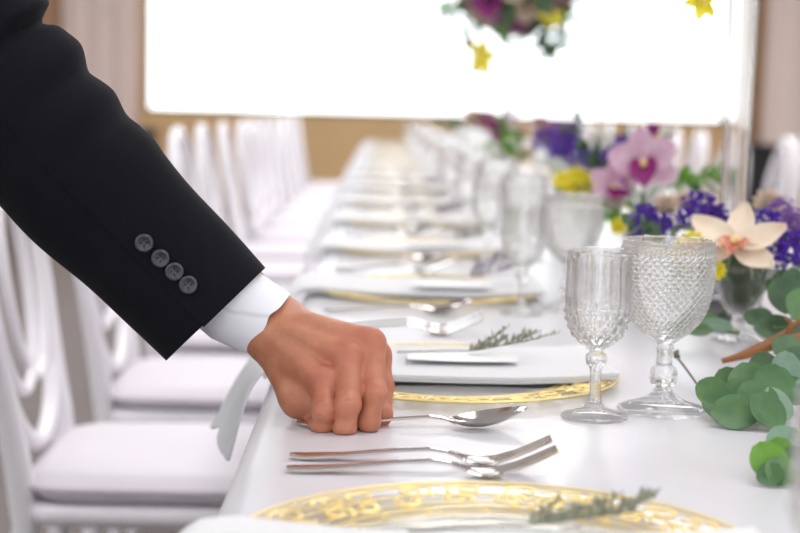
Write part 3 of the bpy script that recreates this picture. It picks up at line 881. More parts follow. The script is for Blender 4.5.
# ---------------- right hand (fine)
def hand_mesh():
    J = dict(
        pinky=[(325, 383, 1.256, 10.6), (324, 410, 1.232, 9.6), (322, 425, 1.236, 8.4), (312, 427, 1.258, 7.4)],
        ring=[(350, 358, 1.262, 12.0), (348, 404, 1.228, 10.4), (345, 428, 1.230, 9.0), (338, 430, 1.258, 7.8)],
        middle=[(370, 344, 1.276, 12.4), (374, 393, 1.243, 10.5), (369, 422, 1.240, 8.9), (364, 427, 1.264, 7.8)],
        index=[(376, 356, 1.300, 12.0), (382, 386, 1.284, 10.0), (382, 414, 1.264, 8.6), (378, 425, 1.264, 7.6)],
        thumb=[(305, 338, 1.325, 14.0), (335, 374, 1.338, 11.8), (352, 404, 1.322, 10.0), (361, 423, 1.297, 8.6)])
    P = {k: [(at(a, b, d), r * MM) for (a, b, d, r) in v] for k, v in J.items()}
    allp = [p for v in P.values() for (p, r) in v] + [at(225, 285, 1.29), at(250, 340, 1.29), at(290, 300, 1.31)]
    lo = [min(p[i] for p in allp) - .028 for i in range(3)]; hi = [max(p[i] for p in allp) + .028 for i in range(3)]
    S = SDF(lo, hi, .0015)
    q = lambda px, py, d: at(px, py, d)
    palm = None
    def add(F, k):
        nonlocal palm
        palm = F if palm is None else smin(palm, F, k)
    add(S.cap(q(266, 338, 1.285), P['pinky'][0][0], .0145, .0108), .008)
    add(S.cap(q(270, 330, 1.285), P['ring'][0][0], .0150, .0118), .008)
    add(S.cap(q(277, 321, 1.290), P['middle'][0][0], .0150, .0124), .008)
    add(S.cap(q(283, 318, 1.302), P['index'][0][0], .0145, .0120), .008)
    add(S.cap(q(266, 345, 1.292), q(301, 397, 1.278), .0120, .0165), .012)
    add(S.cap(q(301, 397, 1.278), q(318, 405, 1.268), .0165, .0130), .010)
    add(S.cap(q(290, 338, 1.305), q(338, 372, 1.300), .0180, .0160), .012)
    add(S.cap(q(288, 330, 1.315), q(330, 368, 1.330), .0150, .0150), .012)
    # wrist and forearm (flattened: two parallel bones)
    add(S.cap(q(277, 317, 1.300), q(225, 270, 1.300), .0180, .0200), .014)
    add(S.cap(q(266, 333, 1.297), q(214, 288, 1.297), .0180, .0190), .014)
    # extensor tendons and knuckle heads on the back of the hand
    for nm, w0 in (('ring', (275, 326, 1.274)), ('middle', (284, 318, 1.280)), ('pinky', (270, 334, 1.273)), ('index', (288, 314, 1.291))):
        k0, r0 = P[nm][0]
        kd = k0 + Vector((0.000, -.0068, .0050))
        add(S.cap(q(*w0), kd, .0030, .0040), .009)
        add(S.ell(kd + Vector((0, .0010, -.0006)), (.0085, .0068, .0080)), .007)
    total = None
    for nm, ch in P.items():
        F = None
        for i in range(3):
            (a, ra), (b, rb) = ch[i], ch[i + 1]
            c = S.cap(a, b, ra * (.97 if i else 1.0), rb)
            F = c if F is None else smin(F, c, .0035)
            if i: F = smin(F, S.ell(a + Vector((0, -.0015, 0)), (ra * 1.03, ra * 1.03, ra * 1.0)), .003)   # joint swelling
        Fi = smin(palm, F, .0085)
        total = Fi if total is None else smin(total, Fi, .0012)
    # skin folds over the finger joints
    for nm in ('pinky', 'ring', 'middle'):
        p0, r0 = P[nm][1]
        for dz in (-.0035, 0, .0035):
            c = p0 + Vector((0, -r0 * 1.02, dz + .001))
            total = smax(total, -S.cap(c + Vector((-.004, 0, 0)), c + Vector((.004, .0005, .0004)), .0004, .0004), .0018)
    v, f = S.mesh(total)
    v[:, 2] = np.maximum(v[:, 2], TABLE + .0006)
    red = np.zeros(len(v))
    for nm, ch in P.items():
        for i, (k, s) in enumerate(((.6, .013), (.45, .011), (.4, .009), (.7, .010))):
            c = np.array(ch[i][0]) + (np.array((0, -.007, .005)) if i == 0 else 0)
            red = np.maximum(red, k * np.exp(-((v - c) ** 2).sum(1) / (2 * s * s)))
    return v, f, red, P
hv, hf, hred, HP = hand_mesh()
# ---------------- rest of the body (coarse; clothed)
SR = at(-84, -275, 1.275); SL = SR + Vector((-.03, .37, .0))
MIDS = (SR + SL) / 2
PEL = Vector((-.74, 1.45, .95)); NECK = MIDS + Vector((.02, 0, .07)); HEAD = NECK + Vector((.075, 0, .125))
ELL = SL + Vector((-.16, .05, -.25)); WRL = ELL + Vector((-.02, -.03, -.23))
HIPS = [PEL + Vector((.0, s * .09, -.05)) for s in (-1, 1)]
KNEE = [Vector((-.70, 1.45 + s * .11, .50)) for s in (-1, 1)]
ANK = [Vector((-.75, 1.45 + s * .12, .09)) for s in (-1, 1)]
def body_mesh():
    S = SDF((-1.05, 1.10, .02), (-.12, 1.98, 1.80), .014)
    F = S.cap(MIDS + Vector((-.03, 0, -.12)), PEL, .105, .115)
    F = smin(F, S.cap(SR + Vector((-.02, .03, -.02)), SL + Vector((-.02, -.03, -.02)), .06, .06), .06)
    F = smin(F, S.cap(MIDS, NECK + Vector((.03, 0, .03)), .062, .056), .04)
    F = smin(F, S.cap(SL, ELL, .046, .038), .03); F = smin(F, S.cap(ELL, WRL, .038, .027), .02)
    for i in (0, 1):
        F = smin(F, S.cap(HIPS[i], KNEE[i], .078, .052), .04); F = smin(F, S.cap(KNEE[i], ANK[i], .052, .036), .02)
        F = smin(F, S.cap(ANK[i], ANK[i] + Vector((.14, 0, -.05)), .035, .025), .02)
    # relaxed left hand: palm and five fingers
    F = smin(F, S.ell(WRL + Vector((0, 0, -.055)), (.040, .020, .052)), .02)
    return S.mesh(F)
def head_mesh():
    S = SDF(HEAD - Vector((.14, .12, .16)), HEAD + Vector((.16, .12, .16)), .0045)
    h = Vector(HEAD)
    F = S.ell(h + Vector((-.012, 0, .028)), (.098, .077, .090))
    F = smin(F, S.ell(h + Vector((.022, 0, -.045)), (.068, .056, .068)), .03)           # jaw and face
    F = smin(F, S.cap(h + Vector((.088, 0, .020)), h + Vector((.110, 0, -.016)), .008, .013), .012)  # nose
    F = smin(F, S.cap(h + Vector((.080, -.022, -.050)), h + Vector((.080, .022, -.050)), .008, .008), .008)  # lips
    F = smin(F, S.ell(h + Vector((.078, 0, -.092)), (.018, .022, .016)), .02)            # chin
    F = smin(F, S.cap(h + Vector((.082, -.040, .030)), h + Vector((.082, .040, .030)), .009, .009), .012)    # brow
    for s in (-1, 1):
        F = smax(F, -S.ell(h + Vector((.096, s * .030, .008)), (.016, .016, .012)), .008)
        F = smin(F, S.ell(h + Vector((-.008, s * .080, .0)), (.018, .008, .032)), .006)  # ears
    F = smax(F, -S.cap(h + Vector((.093, -.020, -.050)), h + Vector((.093, .020, -.050)), .0025, .0025), .004)
    F = smin(F, S.cap(h + Vector((-.02, 0, -.06)), NECK + Vector((.0, 0, -.02)), .058, .058), .03)
    return S.mesh(F)
def left_hand():
    S = SDF(WRL + Vector((-.07, -.05, -.22)), WRL + Vector((.08, .06, .05)), .0035)
    c = WRL
    F = S.cap(c + Vector((0, 0, .03)), c + Vector((0, 0, -.02)), .027, .024)
    F = smin(F, S.ell(c + Vector((0, 0, -.055)), (.041, .018, .050)), .015)
    for i, (dx, ln) in enumerate(((.030, .072), (.010, .080), (-.011, .076), (-.030, .060))):
        a = c + Vector((dx, 0, -.095)); b_ = a + Vector((dx * .1, -.006, -ln * .55)); e = b_ + Vector((-.004, -.016, -ln * .42))
        G = smin(S.cap(a, b_, .0098, .0085), S.cap(b_, e, .0085, .0070), .003)
        F = smin(F, G, .006) if i == 0 else smin(F, smin(F * 0 + 1, G, .001), .0025)
    a = c + Vector((.030, -.004, -.040)); b_ = a + Vector((.026, -.014, -.035)); e = b_ + Vector((.004, -.008, -.032))
    F = smin(F, smin(S.cap(a, b_, .014, .0105), S.cap(b_, e, .0105, .008), .003), .008)
    return S.mesh(F)
V = []; Fc = []; red = []
for (v, f, r) in ((hv, hf, hred), (*body_mesh(), None), (*head_mesh(), None), (*left_hand(), None)):
    Fc += [tuple(int(i) + len(V) for i in q) for q in f]
    red += list(r) if r is not None else [0.0] * len(v)
    V += [tuple(p) for p in v]
body = pmk('body', V, Fc, 'skin')
a_ = body.data.attributes.new('redness', 'FLOAT', 'POINT'); a_.data.foreach_set('value', np.array(red, np.float32))
sm = body.modifiers.new('smooth', 'SMOOTH'); sm.factor = .5; sm.iterations = 3
# fingernails
def nail(p0, p1, r, dorsal):
    d = (p1 - p0).normalized(); n = (dorsal - d * dorsal.dot(d)).normalized(); s = d.cross(n)
    g = []
    for i in range(7):
        u = -1 + 2 * i / 6
        g.append([p1 + d * (r * .15 + u * r * .62) + s * (v * r * .66 * math.sqrt(max(.08, 1 - .55 * u * u))) + n * (r * (.99 - .30 * v * v - .10 * max(0, u))) for v in np.linspace(-1, 1, 7)])
    pmk('fingernail', *sheet(g, .0007), 'nail')
for nm, dv in (('index', Vector((.9, -.35, -.1))), ('thumb', Vector((.5, .8, .2)))):
    nail(HP[nm][2][0], HP[nm][3][0], HP[nm][3][1], dv)
# face and hair
for s in (-1, 1):
    e = MB().add(lathe([(0, -.0115)] + [(.0115 * math.cos(a), .0115 * math.sin(a)) for a in np.linspace(-1.4, 1.4, 9)] + [(0, .0115)], 16), Matrix.Translation(HEAD + Vector((.078, s * .030, .008))))
    pmk('eye', e.v, e.f, 'eye_white')
    e = MB().add(lathe([(0, 0), (.005, 0), (.004, .001), (0, .0014)], 16), Matrix.Translation(HEAD + Vector((.0893, s * .030, .008))) @ Matrix.Rotation(PI / 2, 4, 'Y'))
    pmk('iris', e.v, e.f, 'iris')
S = SDF(HEAD - Vector((.14, .12, .12)), HEAD + Vector((.14, .12, .16)), .006)
Fh = S.ell(HEAD + Vector((-.018, 0, .036)), (.103, .084, .096))
Fh = smax(Fh, (S.G[..., 0] - (HEAD.x + .050) - .55 * (S.G[..., 2] - (HEAD.z + .055))), .012)
Fh = smax(Fh, -(S.G[..., 2] - (HEAD.z - .045)), .01)
pmk('hair', *S.mesh(Fh), 'hair')

# ---------------- jacket: right sleeve as a cut tube of cloth, body and left sleeve
SLV = [  # t, centre px, half width px, depth
    (0, 216, 315.5, 68, 1.296), (60, 174, 272, 70, 1.296), (130, 124, 221, 74.5, 1.294), (200, 74, 170, 78.5, 1.290), (260, 33, 124, 81, 1.286),
    (310, -2, 84, 83, 1.282), (355, -34, 44, 84, 1.279), (410, -52, -10, 85, 1.277), (480, -60, -82, 87, 1.276), (570, -66, -172, 90, 1.275), (680, -84, -280, 96, 1.275)]
ST = np.array(SLV, float)
def sleeve_center(t): return [np.interp(t, ST[:, 0], ST[:, i]) for i in range(1, 5)]
def smooth_center(t):
    a = np.array([sleeve_center(max(0, min(680, t + d))) for d in (-24, -12, 0, 12, 24)]); return a.mean(0) if 24 < t < 656 else np.array(sleeve_center(t))
TH0 = R(104)
def sleeve_pt(t, th, inner=0.0):
    cx, cy, hwp, d = smooth_center(t)
    a = smooth_center(max(0, t - 14)); b_ = smooth_center(min(680, t + 14))
    ax = np.array([b_[0] - a[0], b_[1] - a[1]]); ax /= np.linalg.norm(ax)
    e = np.array([-ax[1], ax[0]])            # towards the upper edge (ax points up the arm)
    if e[1] > 0 and t < 300: e = -e
    if t >= 300 and e[0] < 0: e = -e
    c, s = math.cos(th), math.sin(th)
    r = hwp
    up = max(0.0, math.cos(th - .35)) ** 1.3
    for (tc, amp, wd) in ((330, -15, 11), (352, 7, 16), (288, 6, 15), (262, -4.5, 10), (232, 4.5, 14), (204, -2.5, 12), (168, 2, 16)):
        r += amp * up * math.exp(-((t - tc - 9 * math.sin(th)) / wd) ** 2)
    r += 1.3 * math.sin(t * .045 + 2 * th) * min(1, t / 120) + .9 * math.sin(t * .021 - 3 * th + 1)
    thd = th % (2 * PI)
    if R(15) < thd < TH0: r += 1.9 * min(1, (thd - R(15)) / R(40))
    r -= inner
    depth = .78 * r * math.sin(th)
    return at(cx + e[0] * r * c, cy + e[1] * r * c, d - depth * .845e-3)
NT, NTH = 150, 128
tv = list(np.linspace(0, 680, NT))
angs = sorted(set([2 * PI * j / (NTH - 1) for j in range(NTH - 2)] + [TH0 - .004, TH0 + .004]))
jv = []; jf = []
def ring_t(t, th):                             # the cuff line is not quite straight: the flap corner reaches out a little
    if t > 30: return t
    k = 1 - t / 30
    return t + k * (1.5 * math.sin(th) ** 2 * (1 if th > TH0 else -.2) - (4.0 * math.exp(-((th - TH0) / .25) ** 2) if th < TH0 else 0) - 2.0 * math.cos(th))
rows = []
for (t0, inn) in [(90, 4.0), (45, 3.6), (12, 3.2), (2, 2.6), (-.5, 1.4)] + [(t, 0.0) for t in tv]:
    row = []
    for th in angs:
        p = sleeve_pt(max(0, ring_t(max(t0, 0), th)), th, inn)
        if t0 < 0: p = p.lerp(sleeve_pt(0, th, 0), .5) if False else p
        row.append(len(jv)); jv.append(p)
    rows.append(row)
n = len(angs)
for i in range(len(rows) - 1):
    for j in range(n):
        jf.append((rows[i][j], rows[i][(j + 1) % n], rows[i + 1][(j + 1) % n], rows[i + 1][j]))
SLEEVE_V = [Vector(p) for p in jv]
def jacket_body():
    S = SDF((-1.05, 1.02, .66), (-.14, 1.98, 1.62), .012)
    F = S.cap(MIDS + Vector((-.03, 0, -.12)), PEL + Vector((0, 0, .02)), .135, .138)
    F = smin(F, S.cap(SR + Vector((-.01, .03, -.01)), SL + Vector((-.01, -.03, -.01)), .082, .082), .06)
    F = smin(F, S.cap(PEL + Vector((0, -.05, .0)), PEL + Vector((-.01, -.06, -.14)), .125, .13), .05)
    F = smin(F, S.cap(PEL + Vector((0, .05, .0)), PEL + Vector((-.01, .06, -.14)), .125, .13), .05)
    F = smin(F, S.cap(SL, ELL, .072, .062), .04); F = smin(F, S.cap(ELL, WRL + Vector((0, 0, .03)), .062, .050), .03)
    F = smin(F, S.cap(MIDS + Vector((-.03, 0, .0)), NECK + Vector((-.02, 0, -.01)), .085, .072), .03)          # collar
    F = smax(F, -S.cap(NECK + Vector((.02, 0, -.02)), NECK + Vector((.06, 0, .12)), .060, .075), .008)         # neck opening
    # V between the lapels
    F = smax(F, -S.cap(NECK + Vector((.115, 0, -.02)), MIDS + Vector((.085, 0, -.27)), .058, .012), .006)
    F = smax(F, -(S.G[..., 2] - (PEL.z - .19)), .01)
    F = smax(F, -S.cap(WRL + Vector((0, 0, -.09)), WRL + Vector((0, 0, .012)), .075, .045), .004)
    return S.mesh(F)
v, f = jacket_body()
k = len(jv); jv += [tuple(p) for p in v]; jf += [tuple(int(i) + k for i in q) for q in f]
jacket = pmk('jacket', jv, jf, 'jacket')
jacket['label'] = 'dark navy suit jacket with four buttons on the cuff'
# cuff buttons
def button_mesh():
    pr = [(0, .0012), (.0036, .0012), (.0047, .0020), (.0054, .0029), (.0067, .0030), (.0075, .0023), (.0078, .0012), (.0072, .0002), (0, 0)]
    return lathe(pr, 28)
bvf = button_mesh()
for i, t in enumerate((101, 79, 60, 41)):
    th = R(90.5 - i * .6); p = sleeve_pt(t, th); a = sleeve_pt(t, th - .06) - sleeve_pt(t, th + .06); b_ = sleeve_pt(t + 4, th) - sleeve_pt(t - 4, th)
    nrm = a.cross(b_).normalized()
    if nrm.y > 0: nrm = -nrm
    ex = a.normalized(); ey = nrm.cross(ex)
    mt = Matrix((ex, ey, nrm)).transposed().to_4x4(); mt.translation = p + nrm * .0008
    mb = MB().add(bvf, PINV @ mt)
    nb = len(mb.f)
    for (dx, dy) in ((1, 1), (1, -1), (-1, 1), (-1, -1)):
        mb.add(lathe([(0, .0016), (.0009, .0015), (.0010, .0011), (0, .0010)], 10), PINV @ mt @ Matrix.Translation((dx * .0017, dy * .0017, 0)))
    o = mb.build('button', 'button', jacket)
    o.data.materials.append(M['button_dark'])
    for k_, pl in enumerate(o.data.polygons): pl.material_index = 1 if k_ >= nb else 0
    # thread seam of the buttonhole leading to the seam
# shirt cuff
SC = np.array([(0, 267.5, 324.5, 36.5, 1.295), (34, 236, 307, 40, 1.296), (80, 200, 275, 41, 1.296), (120, 168, 248, 42, 1.296)], float)
def cuff_pt(t, th, inner=0.0):
    cx, cy, hwp, d = [np.interp(t, SC[:, 0], SC[:, i]) for i in range(1, 5)]
    e = np.array([.60, -.80]) * (1 - t / 240) + np.array([.715, -.70]) * (t / 240); e /= np.linalg.norm(e)
    thd = th % (2 * PI); t_seam = R(76) + R(24) * min(1, t / 36)
    r = hwp - inner
    if R(-50) + 2 * PI < thd or thd < t_seam: r += 2.0
    dep = .90 * r * math.sin(th)
    return at(cx + e[0] * r * math.cos(th), cy + e[1] * r * math.cos(th), d - dep * .845e-3)
cv = []; cf = []; rows = []
cang = [2 * PI * j / 112 for j in range(112)]
for (t, inn) in [(60, 3.2), (24, 3.0), (3, 2.6), (-.1, 1.3)] + [(x, 0.0) for x in np.linspace(0, 120, 40)]:
    row = []
    for th in cang:
        ts = R(76) + R(24) * min(1, max(t, 0) / 36)
        q = abs(th - ts)
        tt = max(t, 0) + (max(0, 1 - max(t, 0) / 24)) * (3.5 * math.exp(-(q / .22) ** 2))       # rounded cuff corners
        row.append(len(cv)); cv.append(cuff_pt(tt, th, inn))
    rows.append(row)
for i in range(len(rows) - 1):
    for j in range(112): cf.append((rows[i][j], rows[i][(j + 1) % 112], rows[i + 1][(j + 1) % 112], rows[i + 1][j]))
# shirt front and collar inside the jacket
S = SDF((-.75, 1.15, .95), (-.20, 1.80, 1.55), .010)
Fs = S.cap(MIDS + Vector((-.025, 0, -.10)), PEL + Vector((.01, 0, .05)), .122, .120)
Fs = smin(Fs, S.cap(MIDS + Vector((0, 0, .0)), NECK + Vector((.012, 0, .018)), .075, .064), .03)
v, f = S.mesh(Fs); k = len(cv); cv += [tuple(p) for p in v]; cf += [tuple(int(i) + k for i in q) for q in f]
pmk('shirt', cv, cf, 'shirt')['label'] = 'white shirt with its cuff showing below the sleeve'
# trousers and shoes
S = SDF((-1.0, 1.20, .05), (-.50, 1.72, 1.05), .012)
Ft = S.cap(PEL + Vector((0, -.04, .02)), PEL + Vector((0, .04, .02)), .120, .120)
for i in (0, 1):
    Ft = smin(Ft, S.cap(HIPS[i], KNEE[i], .098, .075), .03); Ft = smin(Ft, S.cap(KNEE[i], ANK[i] + Vector((0, 0, .01)), .075, .062), .02)
Ft = smax(Ft, -(S.G[..., 2] - .075), .006)
pmk('trousers', *S.mesh(Ft), 'trouser')
for i in (0, 1):
    S = SDF(ANK[i] + Vector((-.12, -.08, -.10)), ANK[i] + Vector((.26, .08, .06)), .006)
    b0 = Vector((ANK[i].x, ANK[i].y, 0))
    Fo = S.cap(b0 + Vector((-.03, 0, .045)), b0 + Vector((.17, 0, .038)), .045, .042)
    Fo = smin(Fo, S.cap(b0 + Vector((0, 0, .05)), b0 + Vector((-.005, 0, .10)), .048, .048), .02)
    Fo = smax(Fo, -(S.G[..., 2] - .004), .003)
    pmk('shoe', *S.mesh(Fo), 'shoe')

# ================================================================== FLOWERS AND GREENERY
def petal_grid(L, W, cup=0.0, curl=0.0, power=.75, nu=9, nv=7, ruffle=0.0, base=.12):
    g = []
    for i in range(nu):
        u = i / (nu - 1)
        ww = W * max(.02, (math.sin(PI * min(.985, base + (1 - base) * u)) ** power))
        row = []
        for j in range(nv):
            v = -1 + 2 * j / (nv - 1)
            z = cup * v * v * W + curl * u * u * L + ruffle * math.sin(v * 9 + u * 4) * abs(v) * u
            row.append((L * u, ww * v, z))
        g.append(row)
    return g
def face(o, loc, facing, roll=0.0, scale=1.0):
    q = Vector(facing).normalized().to_track_quat('Z', 'Y')
    o.location = loc
    o.rotation_euler = (q.to_matrix() @ Matrix.Rotation(roll, 3, 'Z')).to_euler()
    o.scale = (scale,) * 3
def rotz(a): return Matrix.Rotation(a, 4, 'Z')
def make_orchid(pm, lm, name='orchid_bloom', cm='orchid_column', wide=1.0, lipk=1.0):
    t = empty(name)
    sep = sheet(petal_grid(.052, .0155 * wide, .35 / wide, .16 / wide, .75 / wide), .0008); pet = sheet(petal_grid(.053, .0175 * wide, .40 / wide, .24 / wide, .75 / wide), .0008)
    for a in (90, 212, 328): mk('sepal', [rotz(R(a)) @ Vector((x + .003, y, z - .001)) for (x, y, z) in sep[0]], sep[1], pm, t)
    for a in (22, 158): mk('petal', [rotz(R(a)) @ Vector((x + .003, y, z + .001)) for (x, y, z) in pet[0]], pet[1], pm, t)
    lip = sheet(petal_grid(.036 * lipk, .0165 * lipk, .55, -.35, ruffle=.0022, nu=11, nv=11), .0008)
    mt = rotz(R(270)) @ Matrix.Rotation(R(-48), 4, 'Y')
    mk('lip', [mt @ Vector((x + .002, y, z + .003)) for (x, y, z) in lip[0]], lip[1], lm, t)
    mk('column', *tube([(0, 0, .0), (0, .001, .008), (0, -.002, .016), (0, -.006, .020)], [.0055, .0055, .005, .003], 10), cm, t)
    return t
def make_statice(seed, m, n=85, rad=.020):
    rnd = random.Random(seed); t = empty('statice_sprig'); b = MB(); st = MB()
    st.add(tube([(0, 0, -.11), (.003, 0, -.05), (0, .002, 0)], [.0015, .0013, .001], 6))
    for q in range(6):
        a = q * 2.4; tip = Vector((math.cos(a) * rad * .7, math.sin(a) * rad * .7, .006 + rnd.uniform(-.006, .016)))
        st.add(tube([(0, .002, -.01), Vector((0, 0, -.002)).lerp(tip, .5), tip], [.0009, .0008, .0006], 5))
    for i in range(n):
        a = rnd.uniform(0, 2 * PI); cz = rnd.uniform(-.5, 1); s = math.sqrt(max(0, 1 - cz * cz)); q = rnd.uniform(.55, 1.05)
        p = Vector((s * math.cos(a) * rad * q, s * math.sin(a) * rad * q, cz * rad * q * 1.1))
        dn = (p.normalized() + Vector((0, 0, .4))).normalized(); sd = dn.cross(Vector((rnd.uniform(-1, 1), rnd.uniform(-1, 1), .3))).normalized(); u = sd.cross(dn)
        r = rnd.uniform(.0036, .0058); k = len(b.v); m5 = 5
        b.v.append(tuple(p)); ph = rnd.uniform(0, 6)
        for j in range(2 * m5):
            aa = ph + PI * j / m5; rr = r * (1 if j % 2 == 0 else .55)
            b.v.append(tuple(p + (sd * math.cos(aa) + u * math.sin(aa)) * rr + dn * (r * .75 * (1 if j % 2 == 0 else .8))))
        for j in range(2 * m5): b.f.append((k, k + 1 + j, k + 1 + (j + 1) % (2 * m5)))
    st.build('stem', 'stem_green', t)
    b.build('florets', m, t, kind='stuff', recalc=False, smooth=False)
    return t
def make_rose(seed, m, r=.028):
    rnd = random.Random(seed); b = MB()
    for i in range(17):
        f = i / 16; a = i * 2.4; rad = r * (.12 + .80 * f); h = r * (1.15 - .45 * f)
        g = []
        for u in np.linspace(0, 1, 6):
            row = []
            for v in np.linspace(-1, 1, 7):
                wv = (.95 - .25 * u) * v * (1.2 - .35 * f) * math.sin(PI * (.2 + .62 * u)) 
                rr = rad * (.30 + .75 * u + .18 * u * u * f) + .0015 * v * v * r / .028
                row.append((rr * math.cos(a + wv), rr * math.sin(a + wv), h * u - .10 * r * (v * v) * u - .25 * r * f * u * u))
            g.append(row)
        b.add(sheet(g, .0008))
    b.add(lathe([(0, -.006), (.004, -.006), (.008, -.001), (.006, .003), (0, .003)], 10))
    o = b.build('rose_bloom', m); return o
def make_daisy(m, r=.016):
    b = MB()
    for ring, (n, tilt, sc) in enumerate(((11, .25, 1.0), (9, .7, .8), (6, 1.1, .55))):
        for i in range(n):
            g = petal_grid(r * sc, r * .26, .2, .2, nu=5, nv=5)
            v, f = sheet(g, .0005)
            b.add((v, f), rotz(2 * PI * i / n + ring) @ Matrix.Rotation(-tilt, 4, 'Y'))
    b.add(lathe([(0, -.004), (.004, -.003), (.005, .002), (.003, .005), (0, .006)], 10))
    return b.build('small_bloom', m)
def leaf_mesh(L, W, cup, fold, power=.75, name='leaf', m='leaf_euc', t=.0005):
    g = []
    nu, nv = 9, 7
    for i in range(nu):
        u = i / (nu - 1); ww = W * max(.03, math.sin(PI * min(.975, .06 + .92 * u)) ** power); row = []
        for j in range(nv):
            v = -1 + 2 * j / (nv - 1)
            row.append((L * u, ww * v, fold * abs(v) * ww + cup * L * (u - .5) ** 2 * 2 - (.0004 if j == nv // 2 else 0)))
        g.append(row)
    return sheet(g, t)
def make_leaf_sprig(seed, m, L=.13, n=9, ll=.040, lw=.015, power=.75):
    rnd = random.Random(seed); t = empty('leaf_sprig')
    pts = [Vector((0, .006 * math.sin(u * 3), L * u)) for u in np.linspace(0, 1, 8)]
    mk('stem', *tube(pts, [.0014 - .0008 * i / 7 for i in range(8)], 6), 'stem_green', t)
    vf = leaf_mesh(ll, lw, .15, .25, power)
    me = None
    for i in range(n):
        u = .25 + .75 * i / (n - 1); a = i * 2.4 + rnd.uniform(-.3, .3)
        if me is None: o = mk('leaf', *vf, m, t); me = o.data
        else:
            o = bpy.data.objects.new('leaf', me); C.objects.link(o); o.parent = t
        o.location = (0, .006 * math.sin(u * 3), L * u)
        o.rotation_euler = (rnd.uniform(-.4, .4), -rnd.uniform(.2, .9), a)
        s = rnd.uniform(.75, 1.1); o.scale = (s, s, s)
    return t

BASE = [None]; rf = random.Random(31)
orchid_c = make_orchid('orchid_cream', 'orchid_lip_red'); orchid_p = make_orchid('orchid_pink', 'orchid_magenta', wide=1.4, lipk=1.35); orchid_y = make_orchid('bloom_yellow', 'bloom_yellow')
stat = [make_statice(3, 'statice'), make_statice(4, 'statice'), make_statice(9, 'statice_mauve')]
rose = {k: make_rose(i, 'bloom_' + k) for i, k in enumerate(('dusty', 'magenta', 'beige', 'white'))}
daisy_y = make_daisy('bloom_yellow'); daisy_b = make_daisy('bloom_beige')
lsp = {'bright': make_leaf_sprig(1, 'leaf_bright'), 'dark': make_leaf_sprig(2, 'leaf_dark'), 'euc': make_leaf_sprig(3, 'leaf_euc', ll=.032, lw=.014)}
def bloom(proto, loc, facing, roll, scale, label, cat, group):
    o = proto if proto.name not in first else dup(proto)
    first[proto.name] = 1
    if o is not proto:
        for ch in list(o.children):
            if ch.name.startswith('stalk'): bpy.data.objects.remove(ch)
    face(o, loc, facing, roll, scale); tag(o, label, cat, group)
    if BASE[0] is not None:          # stalk down into the bowl
        q = Vector(loc); b0 = Vector(BASE[0]) + Vector((rf.uniform(-.012, .012), rf.uniform(-.012, .012), .075)); top = Vector(BASE[0]) + Vector((rf.uniform(-.02, .02), rf.uniform(-.02, .02), .105))
        mw = Matrix.LocRotScale(o.location, o.rotation_euler, o.scale).inverted()
        pts = [q, q.lerp(top, .5) + Vector((0, 0, .012)), top, b0]
        mk('stalk', [mw @ Vector(v_) for v_ in tube(pts, [.0014, .0014, .0016, .0016], 5)[0]], tube(pts, .001, 5)[1], 'stem_green', o)
    return o

# pedestal bowls
def make_compote():
    t = empty('pedestal_bowl')
    outer = [(0, .034), (.008, .034), (.014, .036), (.020, .041), (.0245, .050), (.026, .058), (.030, .066), (.0365, .074), (.0405, .084), (.0415, .092)]
    inner = [(.0400, .0925), (.0388, .085), (.0347, .0755), (.0283, .0675), (.0242, .0590), (.0225, .051), (.018, .0435), (.010, .0390), (0, .038)]
    mk('bowl', *lathe(outer + inner, 64, lambda r, z, a, k: r * (1 + .02 * math.cos(14 * a)) if (z > .068 and k < 10) else r), 'crystal', t)
    mk('stem', *lathe([(0, .0335), (.009, .0333), (.011, .030), (.009, .026), (.007, .020), (.008, .0145), (0, .0143)], 32), 'crystal', t)
    mk('foot', *lathe([(0, .0138), (.009, .0136), (.016, .0100), (.026, .0062), (.0325, .0040), (.034, .0018), (.032, .0002), (0, .001)], 48), 'crystal', t)
    return t
compote0 = make_compote()
def bowl_fill(loc, label):
    b = MB().add(lathe([(0, .040), (.010, .041), (.017, .0455), (.0212, .053), (.0230, .060), (.0270, .0690), (.0330, .0765), (.0368, .086), (.034, .094), (.02, .100), (0, .102)], 40,
                  lambda r, z, a, k: r * (1 - .06 * (0.5 + 0.5 * math.sin(9 * a + z * 300)))))
    o = b.build('moss_filling', 'moss'); o.location = loc
    tag(o, label, 'moss', 'dark green moss in the pedestal bowls')
ST_ = 'purple statice in the flower bowls'
CAMDIR = lambda p: (Vector((0, 0, CAM_Z)) - p).normalized()
def jit(v, a=.35): return (Vector(v) + Vector((rf.uniform(-a, a), rf.uniform(-a, a), rf.uniform(-a, a)))).normalized()

